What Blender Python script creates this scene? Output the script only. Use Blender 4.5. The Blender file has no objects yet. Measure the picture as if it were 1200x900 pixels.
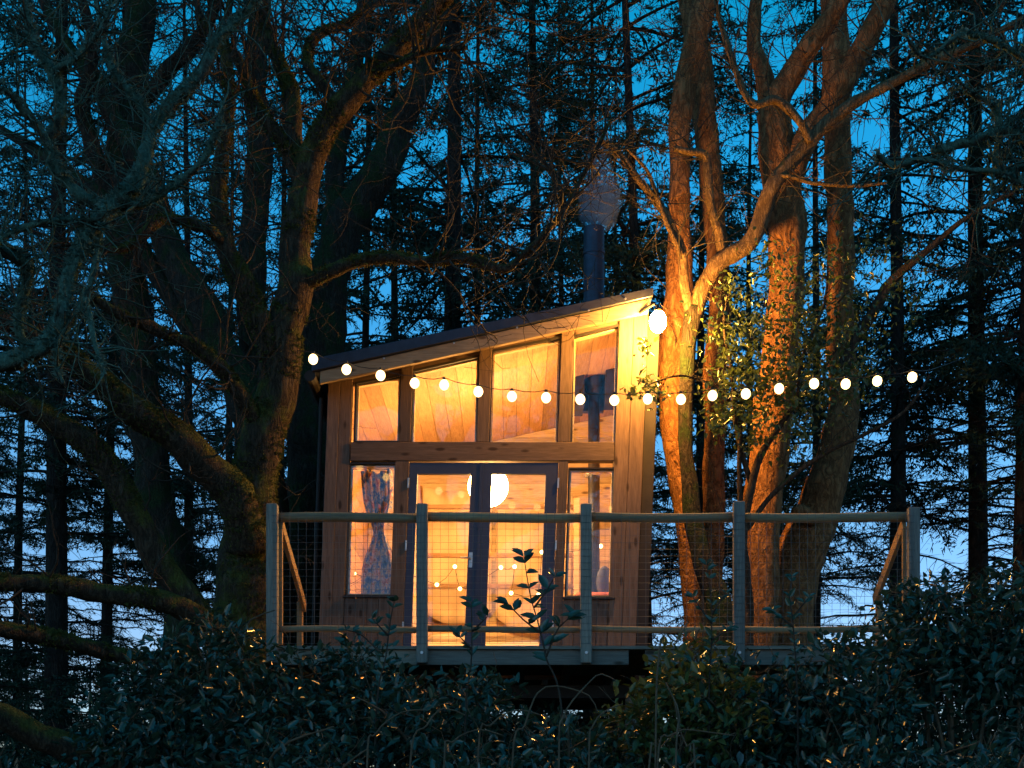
import bpy, bmesh, math, random
import numpy as np
from mathutils import Vector, Matrix, noise

random.seed(7)
scene = bpy.context.scene
COL = scene.collection

# ------------------------------------------------------------------ camera
F = 1500.0            # focal length in photograph pixels (1200 wide)
HX, HY = 600.0, 960.0  # principal column and horizon row of the photograph
CAMZ = 1.6
cam_d = bpy.data.cameras.new("camera")
cam = bpy.data.objects.new("camera", cam_d)
COL.objects.link(cam)
cam.location = (0, 0, CAMZ)
cam.rotation_euler = (math.radians(90), 0, 0)
cam_d.sensor_width = 36.0
cam_d.lens = 36.0 * F / 1200.0
cam_d.shift_y = (HY - 450.0) / 1200.0
cam_d.clip_start = 0.1
cam_d.clip_end = 2000
scene.camera = cam

# ------------------------------------------------------------------ dusk sky
world = bpy.data.worlds.new("World")
scene.world = world
world.use_nodes = True
nt = world.node_tree
nt.nodes.clear()
wo = nt.nodes.new("ShaderNodeOutputWorld")
bg = nt.nodes.new("ShaderNodeBackground")
sky = nt.nodes.new("ShaderNodeTexSky")
sky.sky_type = 'NISHITA'
sky.sun_disc = False
sky.sun_elevation = math.radians(3)
sky.sun_rotation = math.radians(200)
sky.altitude = 100
sky.air_density = 1.0
sky.dust_density = 0.0
sky.ozone_density = 3.0
tc = nt.nodes.new("ShaderNodeTexCoord")
sx = nt.nodes.new("ShaderNodeSeparateXYZ")
cr = nt.nodes.new("ShaderNodeValToRGB")
stops = [(0.0, (0.55, 0.62, 1.0)), (0.135, (0.66, 0.62, 0.82)), (0.233, (0.54, 0.66, 0.78)), (0.332, (0.28, 0.68, 0.82)), (0.444, (0.08, 0.74, 0.84)), (0.54, (0.015, 0.76, 0.76)), (0.9, (0.04, 0.50, 0.56))]
el = cr.color_ramp.elements
el[0].position = stops[0][0]; el[0].color = (*stops[0][1], 1)
el[1].position = stops[-1][0]; el[1].color = (*stops[-1][1], 1)
for q_, c_ in stops[1:-1]:
    e = el.new(q_); e.color = (*c_, 1)
mx = nt.nodes.new("ShaderNodeMix"); mx.data_type = 'RGBA'; mx.blend_type = 'MULTIPLY'
mx.inputs[0].default_value = 1.0
nt.links.new(tc.outputs["Generated"], sx.inputs[0])
nt.links.new(sx.outputs["Z"], cr.inputs[0])
nt.links.new(sky.outputs[0], mx.inputs[6])
nt.links.new(cr.outputs[0], mx.inputs[7])
nt.links.new(mx.outputs[2], bg.inputs[0])
bg.inputs[1].default_value = 0.15
nt.links.new(bg.outputs[0], wo.inputs[0])

# ------------------------------------------------------------------ exposure / renderer
scene.view_settings.view_transform = 'Standard'
scene.view_settings.look = 'None'
scene.view_settings.exposure = 2.0
scene.view_settings.gamma = 1.0
scene.view_settings.use_curve_mapping = False
scene.render.engine = 'CYCLES'
cy = scene.cycles
cy.use_denoising = True
cy.sample_clamp_indirect = 2.5
cy.max_bounces = 7
cy.diffuse_bounces = 4
cy.glossy_bounces = 3
cy.transparent_max_bounces = 10
cy.transmission_bounces = 4
cy.volume_bounces = 0
cy.caustics_reflective = False
cy.caustics_refractive = False

# ------------------------------------------------------------------ helpers
ORG = {}


def P(px, py, Y):
    """photo pixel at distance Y along the view axis -> world point"""
    return Vector(((px - HX) / F * Y, Y, CAMZ + (HY - py) / F * Y))


def new_mesh(name, V, Fc, smooth=False):
    me = bpy.data.meshes.new(name)
    me.from_pydata([tuple(v) for v in V], [], Fc)
    if smooth:
        me.polygons.foreach_set("use_smooth", [True] * len(me.polygons))
    me.update()
    return me


def np_mesh(name, V, Fa, smooth=False):
    """V (n,3) float array, Fa (m,k) int array"""
    V = np.ascontiguousarray(V, dtype=np.float32)
    Fa = np.ascontiguousarray(Fa, dtype=np.int32)
    m, k = Fa.shape
    me = bpy.data.meshes.new(name)
    me.vertices.add(len(V)); me.vertices.foreach_set("co", V.ravel())
    me.loops.add(m * k); me.loops.foreach_set("vertex_index", Fa.ravel())
    me.polygons.add(m)
    me.polygons.foreach_set("loop_start", np.arange(0, m * k, k, dtype=np.int32))
    me.polygons.foreach_set("loop_total", np.full(m, k, dtype=np.int32))
    if smooth:
        me.polygons.foreach_set("use_smooth", np.ones(m, dtype=bool))
    me.update(calc_edges=True)
    return me


def link(o, parent=None, world_org=Vector((0, 0, 0))):
    COL.objects.link(o)
    ORG[o] = Vector(world_org)
    if parent is not None:
        o.parent = parent
        o.location = ORG[o] - ORG[parent]
    else:
        o.location = ORG[o]
    return o


def thing(name, label, cat, loc, group=None):
    o = bpy.data.objects.new(name, None)
    o.empty_display_size = 0.2
    link(o, None, Vector(loc))
    return tag(o, label, cat, group)


def tag(o, label, cat, group=None):
    o["label"] = label
    o["category"] = cat
    if group:
        o["group"] = group
    return o


def obj(name, me, mat, parent=None, org=(0, 0, 0)):
    o = bpy.data.objects.new(name, me)
    if mat and not me.materials:
        me.materials.append(mat)
    return link(o, parent, Vector(org))


class MB:
    """collects world-space geometry and turns it into one mesh object"""
    def __init__(self):
        self.v = []; self.f = []; self.smooth = False

    def add(self, V, Fc):
        b = len(self.v)
        self.v.extend(Vector(p) for p in V)
        self.f.extend([tuple(i + b for i in f) for f in Fc])

    def box(self, a, b):
        x0, y0, z0 = a; x1, y1, z1 = b
        self.add([(x0, y0, z0), (x1, y0, z0), (x1, y1, z0), (x0, y1, z0), (x0, y0, z1), (x1, y0, z1), (x1, y1, z1), (x0, y1, z1)],
                 [(0, 3, 2, 1), (4, 5, 6, 7), (0, 1, 5, 4), (1, 2, 6, 5), (2, 3, 7, 6), (3, 0, 4, 7)])

    def prism(self, poly, y0, y1):
        """polygon of (x,z), counter-clockwise seen from -y, extruded from y0 to y1"""
        n = len(poly)
        V = [(x, y0, z) for x, z in poly] + [(x, y1, z) for x, z in poly]
        Fc = [tuple(range(n)), tuple(range(2 * n - 1, n - 1, -1))]
        for i in range(n):
            j = (i + 1) % n
            Fc.append((i, i + n, j + n, j))
        self.add(V, Fc)

    def bar(self, p, q, w, h, up=Vector((0, 0, 1))):
        p = Vector(p); q = Vector(q); d = (q - p).normalized()
        s = d.cross(up)
        if s.length < 1e-4:
            s = d.cross(Vector((0, 1, 0)))
        s.normalize(); u = s.cross(d)
        V = []
        for c in (p, q):
            for i, j in ((-1, -1), (1, -1), (1, 1), (-1, 1)):
                V.append(c + s * (i * w / 2) + u * (j * h / 2))
        self.add(V, [(3, 2, 1, 0), (4, 5, 6, 7), (0, 1, 5, 4), (1, 2, 6, 5), (2, 3, 7, 6), (3, 0, 4, 7)])

    def tube(self, pts, rad, sides=8, cap=True):
        pts = [Vector(p) for p in pts]
        n = len(pts)
        if not hasattr(rad, '__len__'):
            rad = [rad] * n
        V = []; Fc = []
        t = (pts[1] - pts[0]).normalized()
        ref = Vector((0, 0, 1)) if abs(t.z) < 0.9 else Vector((1, 0, 0))
        s = t.cross(ref).normalized()
        for i in range(n):
            a = pts[max(i - 1, 0)]; b = pts[min(i + 1, n - 1)]
            t = (b - a)
            if t.length < 1e-6: t = Vector((0, 0, 1))
            t.normalize()
            s = (s - t * s.dot(t))
            if s.length < 1e-5: s = t.orthogonal()
            s.normalize(); u = t.cross(s)
            for k in range(sides):
                an = 2 * math.pi * k / sides
                V.append(pts[i] + (s * math.cos(an) + u * math.sin(an)) * rad[i])
        for i in range(n - 1):
            for k in range(sides):
                k2 = (k + 1) % sides
                Fc.append((i * sides + k, i * sides + k2, (i + 1) * sides + k2, (i + 1) * sides + k))
        if cap:
            Fc.append(tuple(range(sides - 1, -1, -1)))
            Fc.append(tuple((n - 1) * sides + k for k in range(sides)))
        self.add(V, Fc)

    def sphere(self, c, r, seg=12, rings=8, sq=(1, 1, 1)):
        c = Vector(c); V = [c + Vector((0, 0, r * sq[2]))]; Fc = []
        for i in range(1, rings):
            th = math.pi * i / rings
            for k in range(seg):
                ph = 2 * math.pi * k / seg
                V.append(c + Vector((r * sq[0] * math.sin(th) * math.cos(ph), r * sq[1] * math.sin(th) * math.sin(ph), r * sq[2] * math.cos(th))))
        V.append(c - Vector((0, 0, r * sq[2])))
        for k in range(seg):
            k2 = (k + 1) % seg
            Fc.append((0, 1 + k, 1 + k2))
            for i in range(rings - 2):
                Fc.append((1 + i * seg + k, 1 + (i + 1) * seg + k, 1 + (i + 1) * seg + k2, 1 + i * seg + k2))
            Fc.append((1 + (rings - 2) * seg + k, len(V) - 1, 1 + (rings - 2) * seg + k2))
        self.add(V, Fc)

    def build(self, name, mat, parent=None, rack=False, smooth=None, bevel=0.0, kind=None, label=None):
        V = [rackv(p) for p in self.v] if rack else self.v
        lo = Vector((min(p.x for p in V), min(p.y for p in V), min(p.z for p in V)))
        hi = Vector((max(p.x for p in V), max(p.y for p in V), max(p.z for p in V)))
        c = (lo + hi) / 2
        if parent is None:
            c.z = lo.z
        me = new_mesh(name, [p - c for p in V], self.f, self.smooth if smooth is None else smooth)
        if bevel > 0:
            bm = bmesh.new(); bm.from_mesh(me)
            bmesh.ops.bevel(bm, geom=list(bm.edges), offset=bevel, segments=1, affect='EDGES', clamp_overlap=True)
            bm.to_mesh(me); bm.free()
        o = obj(name, me, mat, parent, c)
        if kind: o["kind"] = kind
        if label: o["label"] = label
        return o


# ------------------------------------------------------------------ materials
def nodes_mat(name):
    m = bpy.data.materials.new(name); m.use_nodes = True
    n = m.node_tree; b = n.nodes["Principled BSDF"]
    return m, n, b


def N(n, t, **kw):
    x = n.nodes.new(t)
    for k, v in kw.items():
        setattr(x, k, v)
    return x


def ramp(n, fac, stops):
    r = n.nodes.new("ShaderNodeValToRGB")
    el = r.color_ramp.elements
    el[0].position = stops[0][0]; el[0].color = (*stops[0][1], 1)
    el[1].position = stops[-1][0]; el[1].color = (*stops[-1][1], 1)
    for p, c in stops[1:-1]:
        q = el.new(p); q.color = (*c, 1)
    n.links.new(fac, r.inputs[0])
    return r.outputs[0]


def mixc(n, fac, a, b, mode='MIX'):
    m = n.nodes.new("ShaderNodeMix"); m.data_type = 'RGBA'; m.blend_type = mode
    for s, v in ((0, fac), (6, a), (7, b)):
        if isinstance(v, (int, float)): m.inputs[s].default_value = v
        elif isinstance(v, tuple): m.inputs[s].default_value = (*v, 1)
        else: n.links.new(v, m.inputs[s])
    return m.outputs[2]


def tex_noise(n, vec, scale, detail=6, rough=0.6):
    t = n.nodes.new("ShaderNodeTexNoise")
    t.inputs["Scale"].default_value = scale
    t.inputs["Detail"].default_value = detail
    t.inputs["Roughness"].default_value = rough
    if vec is not None: n.links.new(vec, t.inputs["Vector"])
    return t.outputs["Fac"]


def coords(n, scale=(1, 1, 1), which="Object"):
    t = n.nodes.new("ShaderNodeTexCoord")
    mp = n.nodes.new("ShaderNodeMapping")
    mp.inputs["Scale"].default_value = scale
    n.links.new(t.outputs[which], mp.inputs[0])
    return mp.outputs[0]


def world_coords(n, scale=(1, 1, 1)):
    g = n.nodes.new("ShaderNodeNewGeometry")
    mp = n.nodes.new("ShaderNodeMapping")
    mp.inputs["Scale"].default_value = scale
    n.links.new(g.outputs["Position"], mp.inputs[0])
    return mp.outputs[0], g


def bump(n, b, h, strength=0.5, dist=0.02):
    k = n.nodes.new("ShaderNodeBump")
    k.inputs["Strength"].default_value = strength
    k.inputs["Distance"].default_value = dist
    n.links.new(h, k.inputs["Height"])
    n.links.new(k.outputs[0], b.inputs["Normal"])


def wood(name, c1, c2, axis='z', rough=0.75, knots=True, spec=0.25):
    m, n, b = nodes_mat(name)
    sc = {'z': (14, 14, 1.1), 'x': (1.1, 14, 14), 'y': (14, 1.1, 14)}[axis]
    v, g = world_coords(n, sc)
    oi = n.nodes.new("ShaderNodeObjectInfo")
    vm = n.nodes.new("ShaderNodeVectorMath"); vm.operation = 'MULTIPLY_ADD'
    vm.inputs[1].default_value = (1, 1, 1)
    cx = n.nodes.new("ShaderNodeCombineXYZ")
    mm = n.nodes.new("ShaderNodeMath"); mm.operation = 'MULTIPLY'; mm.inputs[1].default_value = 37.0
    n.links.new(oi.outputs["Random"], mm.inputs[0])
    for i in range(3): n.links.new(mm.outputs[0], cx.inputs[i])
    n.links.new(v, vm.inputs[0]); n.links.new(cx.outputs[0], vm.inputs[2])
    f = tex_noise(n, vm.outputs[0], 1.6, 8, 0.65)
    f2 = tex_noise(n, vm.outputs[0], 7.0, 4, 0.6)
    col = ramp(n, f, [(0.3, c1), (0.7, c2)])
    tone = ramp(n, oi.outputs["Random"], [(0.0, (0.72, 0.74, 0.78)), (1.0, (1.12, 1.08, 1.02))])
    col = mixc(n, 1.0, col, tone, 'MULTIPLY')
    fine = ramp(n, f2, [(0.3, (0.7, 0.68, 0.66)), (0.7, (1.05, 1.05, 1.05))])
    col = mixc(n, 1.0, col, fine, 'MULTIPLY')
    if knots:
        ks = {'z': (9, 9, 3.2), 'x': (3.2, 9, 9), 'y': (9, 3.2, 9)}[axis]
        kv, _ = world_coords(n, ks)
        vo = n.nodes.new("ShaderNodeTexVoronoi"); vo.inputs["Scale"].default_value = 1.0
        n.links.new(kv, vo.inputs["Vector"])
        kf = ramp(n, vo.outputs["Distance"], [(0.10, (0.22, 0.17, 0.13)), (0.2, (1, 1, 1))])
        col = mixc(n, 0.85, col, kf, 'MULTIPLY')
    n.links.new(col, b.inputs["Base Color"])
    b.inputs["Roughness"].default_value = rough
    b.inputs["Specular IOR Level"].default_value = spec
    bump(n, b, f2, 0.35, 0.006)
    return m


def plain(name, c, rough=0.6, metal=0.0, var=0.25, scale=9.0, spec=0.4):
    m, n, b = nodes_mat(name)
    v, g = world_coords(n)
    f = tex_noise(n, v, scale, 6, 0.65)
    col = ramp(n, f, [(0.3, tuple(x * (1 - var) for x in c)), (0.7, tuple(min(1, x * (1 + var)) for x in c))])
    n.links.new(col, b.inputs["Base Color"])
    b.inputs["Roughness"].default_value = rough
    b.inputs["Metallic"].default_value = metal
    b.inputs["Specular IOR Level"].default_value = spec
    bump(n, b, f, 0.15, 0.004)
    return m


def bark(name, c1, c2, moss=(0.045, 0.06, 0.018), moss_amt=0.5, scale=16.0, depth=0.03, plates=False):
    m, n, b = nodes_mat(name)
    v, g = world_coords(n, (1, 1, 0.35))
    f = tex_noise(n, v, scale, 8, 0.7)
    v1, _g = world_coords(n, (1, 1, 0.42 if plates else 0.26))
    vo = n.nodes.new("ShaderNodeTexNoise"); vo.noise_dimensions = '3D'
    vo.inputs["Scale"].default_value = scale * (1.1 if plates else 1.5)
    vo.inputs["Detail"].default_value = 5; vo.inputs["Roughness"].default_value = 0.62
    vo.inputs["Distortion"].default_value = 0.5
    n.links.new(v1, vo.inputs["Vector"])
    ab = n.nodes.new("ShaderNodeMath"); ab.operation = 'SUBTRACT'; ab.inputs[1].default_value = 0.5
    n.links.new(vo.outputs["Fac"], ab.inputs[0])
    ab2 = n.nodes.new("ShaderNodeMath"); ab2.operation = 'ABSOLUTE'; n.links.new(ab.outputs[0], ab2.inputs[0])
    crack = ramp(n, ab2.outputs[0], [(0.0, (0.45, 0.42, 0.40)), (0.07, (1, 1, 1))])
    col = ramp(n, f, [(0.3, c1), (0.72, c2)])
    col = mixc(n, 0.9, col, crack, 'MULTIPLY')
    # moss: patches of its own plus a liking for upward faces
    v2, g2 = world_coords(n)
    mf = tex_noise(n, v2, 3.2, 7, 0.7)
    sp = n.nodes.new("ShaderNodeSeparateXYZ"); n.links.new(g2.outputs["Normal"], sp.inputs[0])
    ma = n.nodes.new("ShaderNodeMath"); ma.operation = 'MULTIPLY_ADD'; ma.inputs[1].default_value = 0.22
    n.links.new(sp.outputs["Z"], ma.inputs[0]); n.links.new(mf, ma.inputs[2])
    lo = 0.72 - 0.34 * moss_amt
    mfac = ramp(n, ma.outputs[0], [(lo, (0, 0, 0)), (lo + 0.12, (1, 1, 1))])
    mg = tex_noise(n, v2, 45.0, 4, 0.7)
    mcol = ramp(n, mg, [(0.3, tuple(x * 0.5 for x in moss)), (0.75, tuple(x * 1.5 for x in moss))])
    col = mixc(n, mfac, col, mcol)
    n.links.new(col, b.inputs["Base Color"])
    b.inputs["Roughness"].default_value = 0.9
    b.inputs["Specular IOR Level"].default_value = 0.15
    h = n.nodes.new("ShaderNodeMath"); h.operation = 'MULTIPLY_ADD'
    h.inputs[1].default_value = 0.8
    n.links.new(f, h.inputs[0])
    cl = n.nodes.new("ShaderNodeMath"); cl.operation = 'MINIMUM'; cl.inputs[1].default_value = 0.12
    n.links.new(ab2.outputs[0], cl.inputs[0])
    c5 = n.nodes.new("ShaderNodeMath"); c5.operation = 'MULTIPLY'; c5.inputs[1].default_value = 5.0
    n.links.new(cl.outputs[0], c5.inputs[0])
    n.links.new(c5.outputs[0], h.inputs[2])
    bump(n, b, h.outputs[0], 0.9, depth)
    return m


def leaf_mat(name, c1, c2, rough=0.35, trans=0.25, spec=0.5):
    m, n, b = nodes_mat(name)
    oi = n.nodes.new("ShaderNodeNewGeometry")
    v, g = world_coords(n)
    f = tex_noise(n, v, 9.0, 3, 0.7)
    rnd = n.nodes.new("ShaderNodeMath"); rnd.operation = 'MULTIPLY_ADD'
    rnd.inputs[1].default_value = 0.6
    n.links.new(oi.outputs["Random Per Island"], rnd.inputs[0])
    h = n.nodes.new("ShaderNodeMath"); h.operation = 'MULTIPLY'; h.inputs[1].default_value = 0.5
    n.links.new(f, h.inputs[0]); n.links.new(h.outputs[0], rnd.inputs[2])
    col = ramp(n, rnd.outputs[0], [(0.1, c1), (0.8, c2)])
    n.links.new(col, b.inputs["Base Color"])
    b.inputs["Roughness"].default_value = rough
    b.inputs["Specular IOR Level"].default_value = spec
    tr = n.nodes.new("ShaderNodeBsdfTranslucent")
    n.links.new(col, tr.inputs[0])
    ms = n.nodes.new("ShaderNodeMixShader"); ms.inputs[0].default_value = trans
    out = n.nodes["Material Output"]
    n.links.new(b.outputs[0], ms.inputs[1]); n.links.new(tr.outputs[0], ms.inputs[2])
    n.links.new(ms.outputs[0], out.inputs[0])
    return m


def emit(name, c, s):
    m = bpy.data.materials.new(name); m.use_nodes = True
    n = m.node_tree; n.nodes.clear()
    e = n.nodes.new("ShaderNodeEmission"); e.inputs[0].default_value = (*c, 1); e.inputs[1].default_value = s
    o = n.nodes.new("ShaderNodeOutputMaterial"); n.links.new(e.outputs[0], o.inputs[0])
    return m


def pane_mat():
    m = bpy.data.materials.new("window_glass"); m.use_nodes = True
    n = m.node_tree; n.nodes.clear()
    lw = n.nodes.new("ShaderNodeLayerWeight"); lw.inputs[0].default_value = 0.5
    pw = n.nodes.new("ShaderNodeMath"); pw.operation = 'POWER'; pw.inputs[1].default_value = 4.0
    n.links.new(lw.outputs["Facing"], pw.inputs[0])
    ma = n.nodes.new("ShaderNodeMath"); ma.operation = 'MULTIPLY_ADD'; ma.inputs[1].default_value = 0.8; ma.inputs[2].default_value = 0.045
    n.links.new(pw.outputs[0], ma.inputs[0])
    tr = n.nodes.new("ShaderNodeBsdfTransparent"); tr.inputs[0].default_value = (0.96, 0.97, 0.96, 1)
    gl = n.nodes.new("ShaderNodeBsdfGlossy"); gl.inputs["Roughness"].default_value = 0.0
    ms = n.nodes.new("ShaderNodeMixShader")
    n.links.new(ma.outputs[0], ms.inputs[0]); n.links.new(tr.outputs[0], ms.inputs[1]); n.links.new(gl.outputs[0], ms.inputs[2])
    o = n.nodes.new("ShaderNodeOutputMaterial"); n.links.new(ms.outputs[0], o.inputs[0])
    return m


WARM = (1.0, 0.50, 0.13)
M = {
    'clad': wood("larch_cladding", (0.13, 0.088, 0.068), (0.225, 0.155, 0.12), 'z'),
    'frame_v': wood("frame_timber_upright", (0.11, 0.076, 0.058), (0.19, 0.132, 0.10), 'z'),
    'frame_h': wood("frame_timber_level", (0.11, 0.076, 0.058), (0.19, 0.132, 0.10), 'x'),
    'fascia': wood("fascia_pine", (0.33, 0.24, 0.15), (0.5, 0.37, 0.23), 'x'),
    'deckw': wood("treated_deck_pine", (0.2, 0.185, 0.15), (0.34, 0.315, 0.26), 'x'),
    'post': wood("treated_post_pine", (0.22, 0.2, 0.17), (0.38, 0.35, 0.3), 'z', knots=False),
    'rail': wood("round_rail_pine", (0.27, 0.22, 0.13), (0.42, 0.34, 0.2), 'x', knots=False),
    'brace': wood("orange_brace_pine", (0.35, 0.22, 0.1), (0.5, 0.32, 0.16), 'y', knots=False),
    'ply': wood("interior_pine_board", (0.62, 0.46, 0.29), (0.78, 0.62, 0.42), 'x'),
    'plyz': wood("interior_pine_ceiling", (0.5, 0.3, 0.17), (0.62, 0.4, 0.24), 'y', knots=False),
    'shelf': wood("interior_shelf_timber", (0.25, 0.14, 0.08), (0.36, 0.22, 0.13), 'x', knots=False),
    'navy': plain("navy_door_paint", (0.028, 0.034, 0.075), 0.4, 0, 0.12),
    'gasket': plain("black_window_frame", (0.018, 0.017, 0.02), 0.5, 0, 0.2),
    'roofm': plain("dark_roof_sheet", (0.05, 0.055, 0.075), 0.45, 0.6, 0.2),
    'dark': plain("charcoal_stain_and_shade", (0.025, 0.02, 0.018), 0.7, 0, 0.3),
    'flue': plain("dark_flue_steel", (0.06, 0.065, 0.09), 0.4, 0.7, 0.25),
    'steel': plain("galvanised_steel", (0.45, 0.46, 0.47), 0.4, 0.9, 0.15),
    'wire': plain("galvanised_wire", (0.14, 0.145, 0.14), 0.6, 0.3, 0.1),
    'cord': plain("black_cord", (0.02, 0.02, 0.02), 0.6, 0, 0.1),
    'glass': pane_mat(),
    'canvas': plain("cream_canvas", (0.75, 0.6, 0.42), 0.9, 0, 0.12, 3.0, 0.1),
    'linen': plain("white_bed_linen", (0.7, 0.62, 0.55), 0.9, 0, 0.1, 6.0, 0.1),
    'pink': plain("coral_cushion", (0.6, 0.2, 0.12), 0.9, 0, 0.15, 6.0, 0.1),
    'bluec': plain("slate_blue_cushion", (0.12, 0.14, 0.26), 0.9, 0, 0.2, 6.0, 0.1),
    'bulb': emit("festoon_bulb_glow", (1.0, 0.60, 0.22), 1.9),
    'lamp': emit("outdoor_lamp_glow", (1.0, 0.43, 0.07), 480.0),
    'pendant': emit("paper_globe_glow", (1.0, 0.50, 0.14), 46.0),
    'fairy': emit("fairy_light_glow", (1.0, 0.55, 0.16), 8.0),
    'bark_oak': bark("oak_bark", (0.05, 0.037, 0.026), (0.14, 0.10, 0.065), (0.11, 0.115, 0.028), 0.68, 15.0, 0.035),
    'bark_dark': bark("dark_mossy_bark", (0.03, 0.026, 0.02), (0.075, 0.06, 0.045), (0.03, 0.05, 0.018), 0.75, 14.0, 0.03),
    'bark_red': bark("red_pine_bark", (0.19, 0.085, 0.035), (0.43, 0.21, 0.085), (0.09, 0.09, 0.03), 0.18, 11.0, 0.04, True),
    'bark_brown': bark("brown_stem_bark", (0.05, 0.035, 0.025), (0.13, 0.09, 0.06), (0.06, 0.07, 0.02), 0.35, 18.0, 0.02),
    'bark_lit_limb': bark("lamplit_limb_bark", (0.14, 0.09, 0.05), (0.32, 0.21, 0.11), (0.11, 0.11, 0.035), 0.3, 18.0, 0.02),  # limb bark lightened so its colour carries the golden lamplight
    'bark_conifer': bark("conifer_bark", (0.02, 0.017, 0.015), (0.06, 0.048, 0.04), (0.02, 0.035, 0.02), 0.45, 14.0, 0.03),
    'lichen': bark("lichen_bark", (0.06, 0.07, 0.055), (0.13, 0.15, 0.12), (0.10, 0.21, 0.16), 1.15, 30.0, 0.015),
    'twig': plain("bare_twig", (0.06, 0.048, 0.036), 0.9, 0, 0.4, 20.0, 0.1),
    'drytwig': plain("dry_brown_stem", (0.13, 0.095, 0.06), 0.85, 0, 0.35, 14.0, 0.15),
    'needle': leaf_mat("conifer_needles", (0.012, 0.028, 0.016), (0.035, 0.065, 0.035), 0.6, 0.15, 0.2),
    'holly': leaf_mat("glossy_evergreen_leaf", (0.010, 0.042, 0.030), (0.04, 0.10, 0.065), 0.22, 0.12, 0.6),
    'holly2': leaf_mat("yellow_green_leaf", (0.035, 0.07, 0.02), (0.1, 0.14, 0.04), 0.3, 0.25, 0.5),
    'moss': leaf_mat("moss_blades", (0.04, 0.05, 0.012), (0.13, 0.13, 0.035), 0.8, 0.2, 0.1),
    'lichentuft': leaf_mat("lichen_tufts", (0.07, 0.13, 0.10), (0.15, 0.25, 0.2), 0.8, 0.2, 0.1),
}

# ------------------------------------------------------------------ ground
def make_ground():
    n = 90; V = []; Fc = []
    xs = [math.copysign(abs(t) ** 2.2, t) * 400 for t in np.linspace(-1, 1, n)]
    ys = [math.copysign(abs(t) ** 2.2, t) * 400 + 12 for t in np.linspace(-1, 1, n)]
    for y in ys:
        for x in xs:
            h = 0.10 * noise.noise(Vector((x * 0.35, y * 0.35, 0))) - 0.06
            V.append((x, y, h))
    for j in range(n - 1):
        for i in range(n - 1):
            a = j * n + i
            Fc.append((a, a + 1, a + n + 1, a + n))
    m, nn, b = nodes_mat("forest_floor")
    v, g = world_coords(nn)
    f = tex_noise(nn, v, 3.0, 8, 0.7)
    c = ramp(nn, f, [(0.3, (0.03, 0.024, 0.016)), (0.55, (0.06, 0.045, 0.028)), (0.75, (0.03, 0.045, 0.015))])
    nn.links.new(c, b.inputs["Base Color"]); b.inputs["Roughness"].default_value = 0.95
    bump(nn, b, f, 0.8, 0.05)
    o = obj("ground", new_mesh("ground", V, Fc, True), m)
    o["kind"] = "structure"


make_ground()

# ------------------------------------------------------------------ cabin
YC = 12.83                 # front wall
SC = F / YC
ZREF = CAMZ + (HY - 540) / SC
RACK = 0.038               # the cabin leans a little to the right
DF = 10.82                 # deck front
ZD = P(0, 757, DF).z       # deck surface


def rackv(p):
    return Vector((p[0] + RACK * (p[2] - ZREF), p[1], p[2]))


def CW(px, py, Y=YC):
    """photo pixel on a plane of the cabin -> unracked (x, z)"""
    q = P(px, py, Y)
    return (q.x - RACK * (q.z - ZREF), q.z)


YF = 12.50                 # fascia plane
_a = P(383, 434, YF); _b = P(759, 350.5, YF)
SL = (_b.z - _a.z) / (_b.x - _a.x)


def zr(x):
    """underside of the roof sheet at unracked x"""
    return _a.z + SL * (x + RACK * 0.8 - _a.x)


XL = CW(381.5, 540)[0]; XR = CW(753, 540)[0]
YB = YC + 3.0
ZF = ZD + 0.02
cabin = thing("cabin", "timber treehouse cabin with sloping roof and glowing windows on the deck", "cabin", (0.5 * (XL + XR), 0.5 * (YC + YB), ZD - 0.2))


def cpart(name, mat, fn, parent=None, **kw):
    m = MB(); fn(m)
    return m.build(name, mat, parent or cabin, rack=True, **kw)


def planks_v(x0, x1, z0, z1fn, n, y0=YC - 0.022, y1=YC):
    w = (x1 - x0) / n
    for i in range(n):
        a = x0 + i * w + 0.0015; b = x0 + (i + 1) * w - 0.0015
        dy = random.uniform(-0.003, 0.003)
        m = MB()
        m.prism([(a, z0 + random.uniform(-.004, .004)), (b, z0), (b, z1fn(b)), (a, z1fn(a))], y0 + dy, y1 + dy)
        m.build("plank", M['clad'], cabin, rack=True, bevel=0.0035)


def U(px, py=540):
    return CW(px, py)[0]


def Vz(py):
    return CW(600, py)[1]


zb0, zb1 = Vz(541), Vz(519)      # mid beam
top = lambda x: zr(x) - 0.004
# cladding
planks_v(XL, U(410), ZD - 0.02, top, 2)
planks_v(U(719.5), XR, ZD - 0.02, top, 2)
planks_v(U(410) + .002, U(463.5), ZD - 0.02, lambda x: Vz(701), 4)
planks_v(U(666), U(719.5) - .002, ZD - 0.02, lambda x: Vz(703), 4)
# sheathing behind the cladding
for a, b, z1 in ((XL + .01, U(410), None), (U(719.5), XR - .01, None), (U(410), U(463.5), Vz(700)), (U(666), U(719.5), Vz(702))):
    cpart("sheathing", M['dark'], lambda m: m.prism([(a + .003, ZD), (b - .003, ZD), (b - .003, (z1 or zr(b)) - .01), (a + .003, (z1 or zr(a)) - .01)], YC + 0.004, YC + 0.085))
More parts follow.
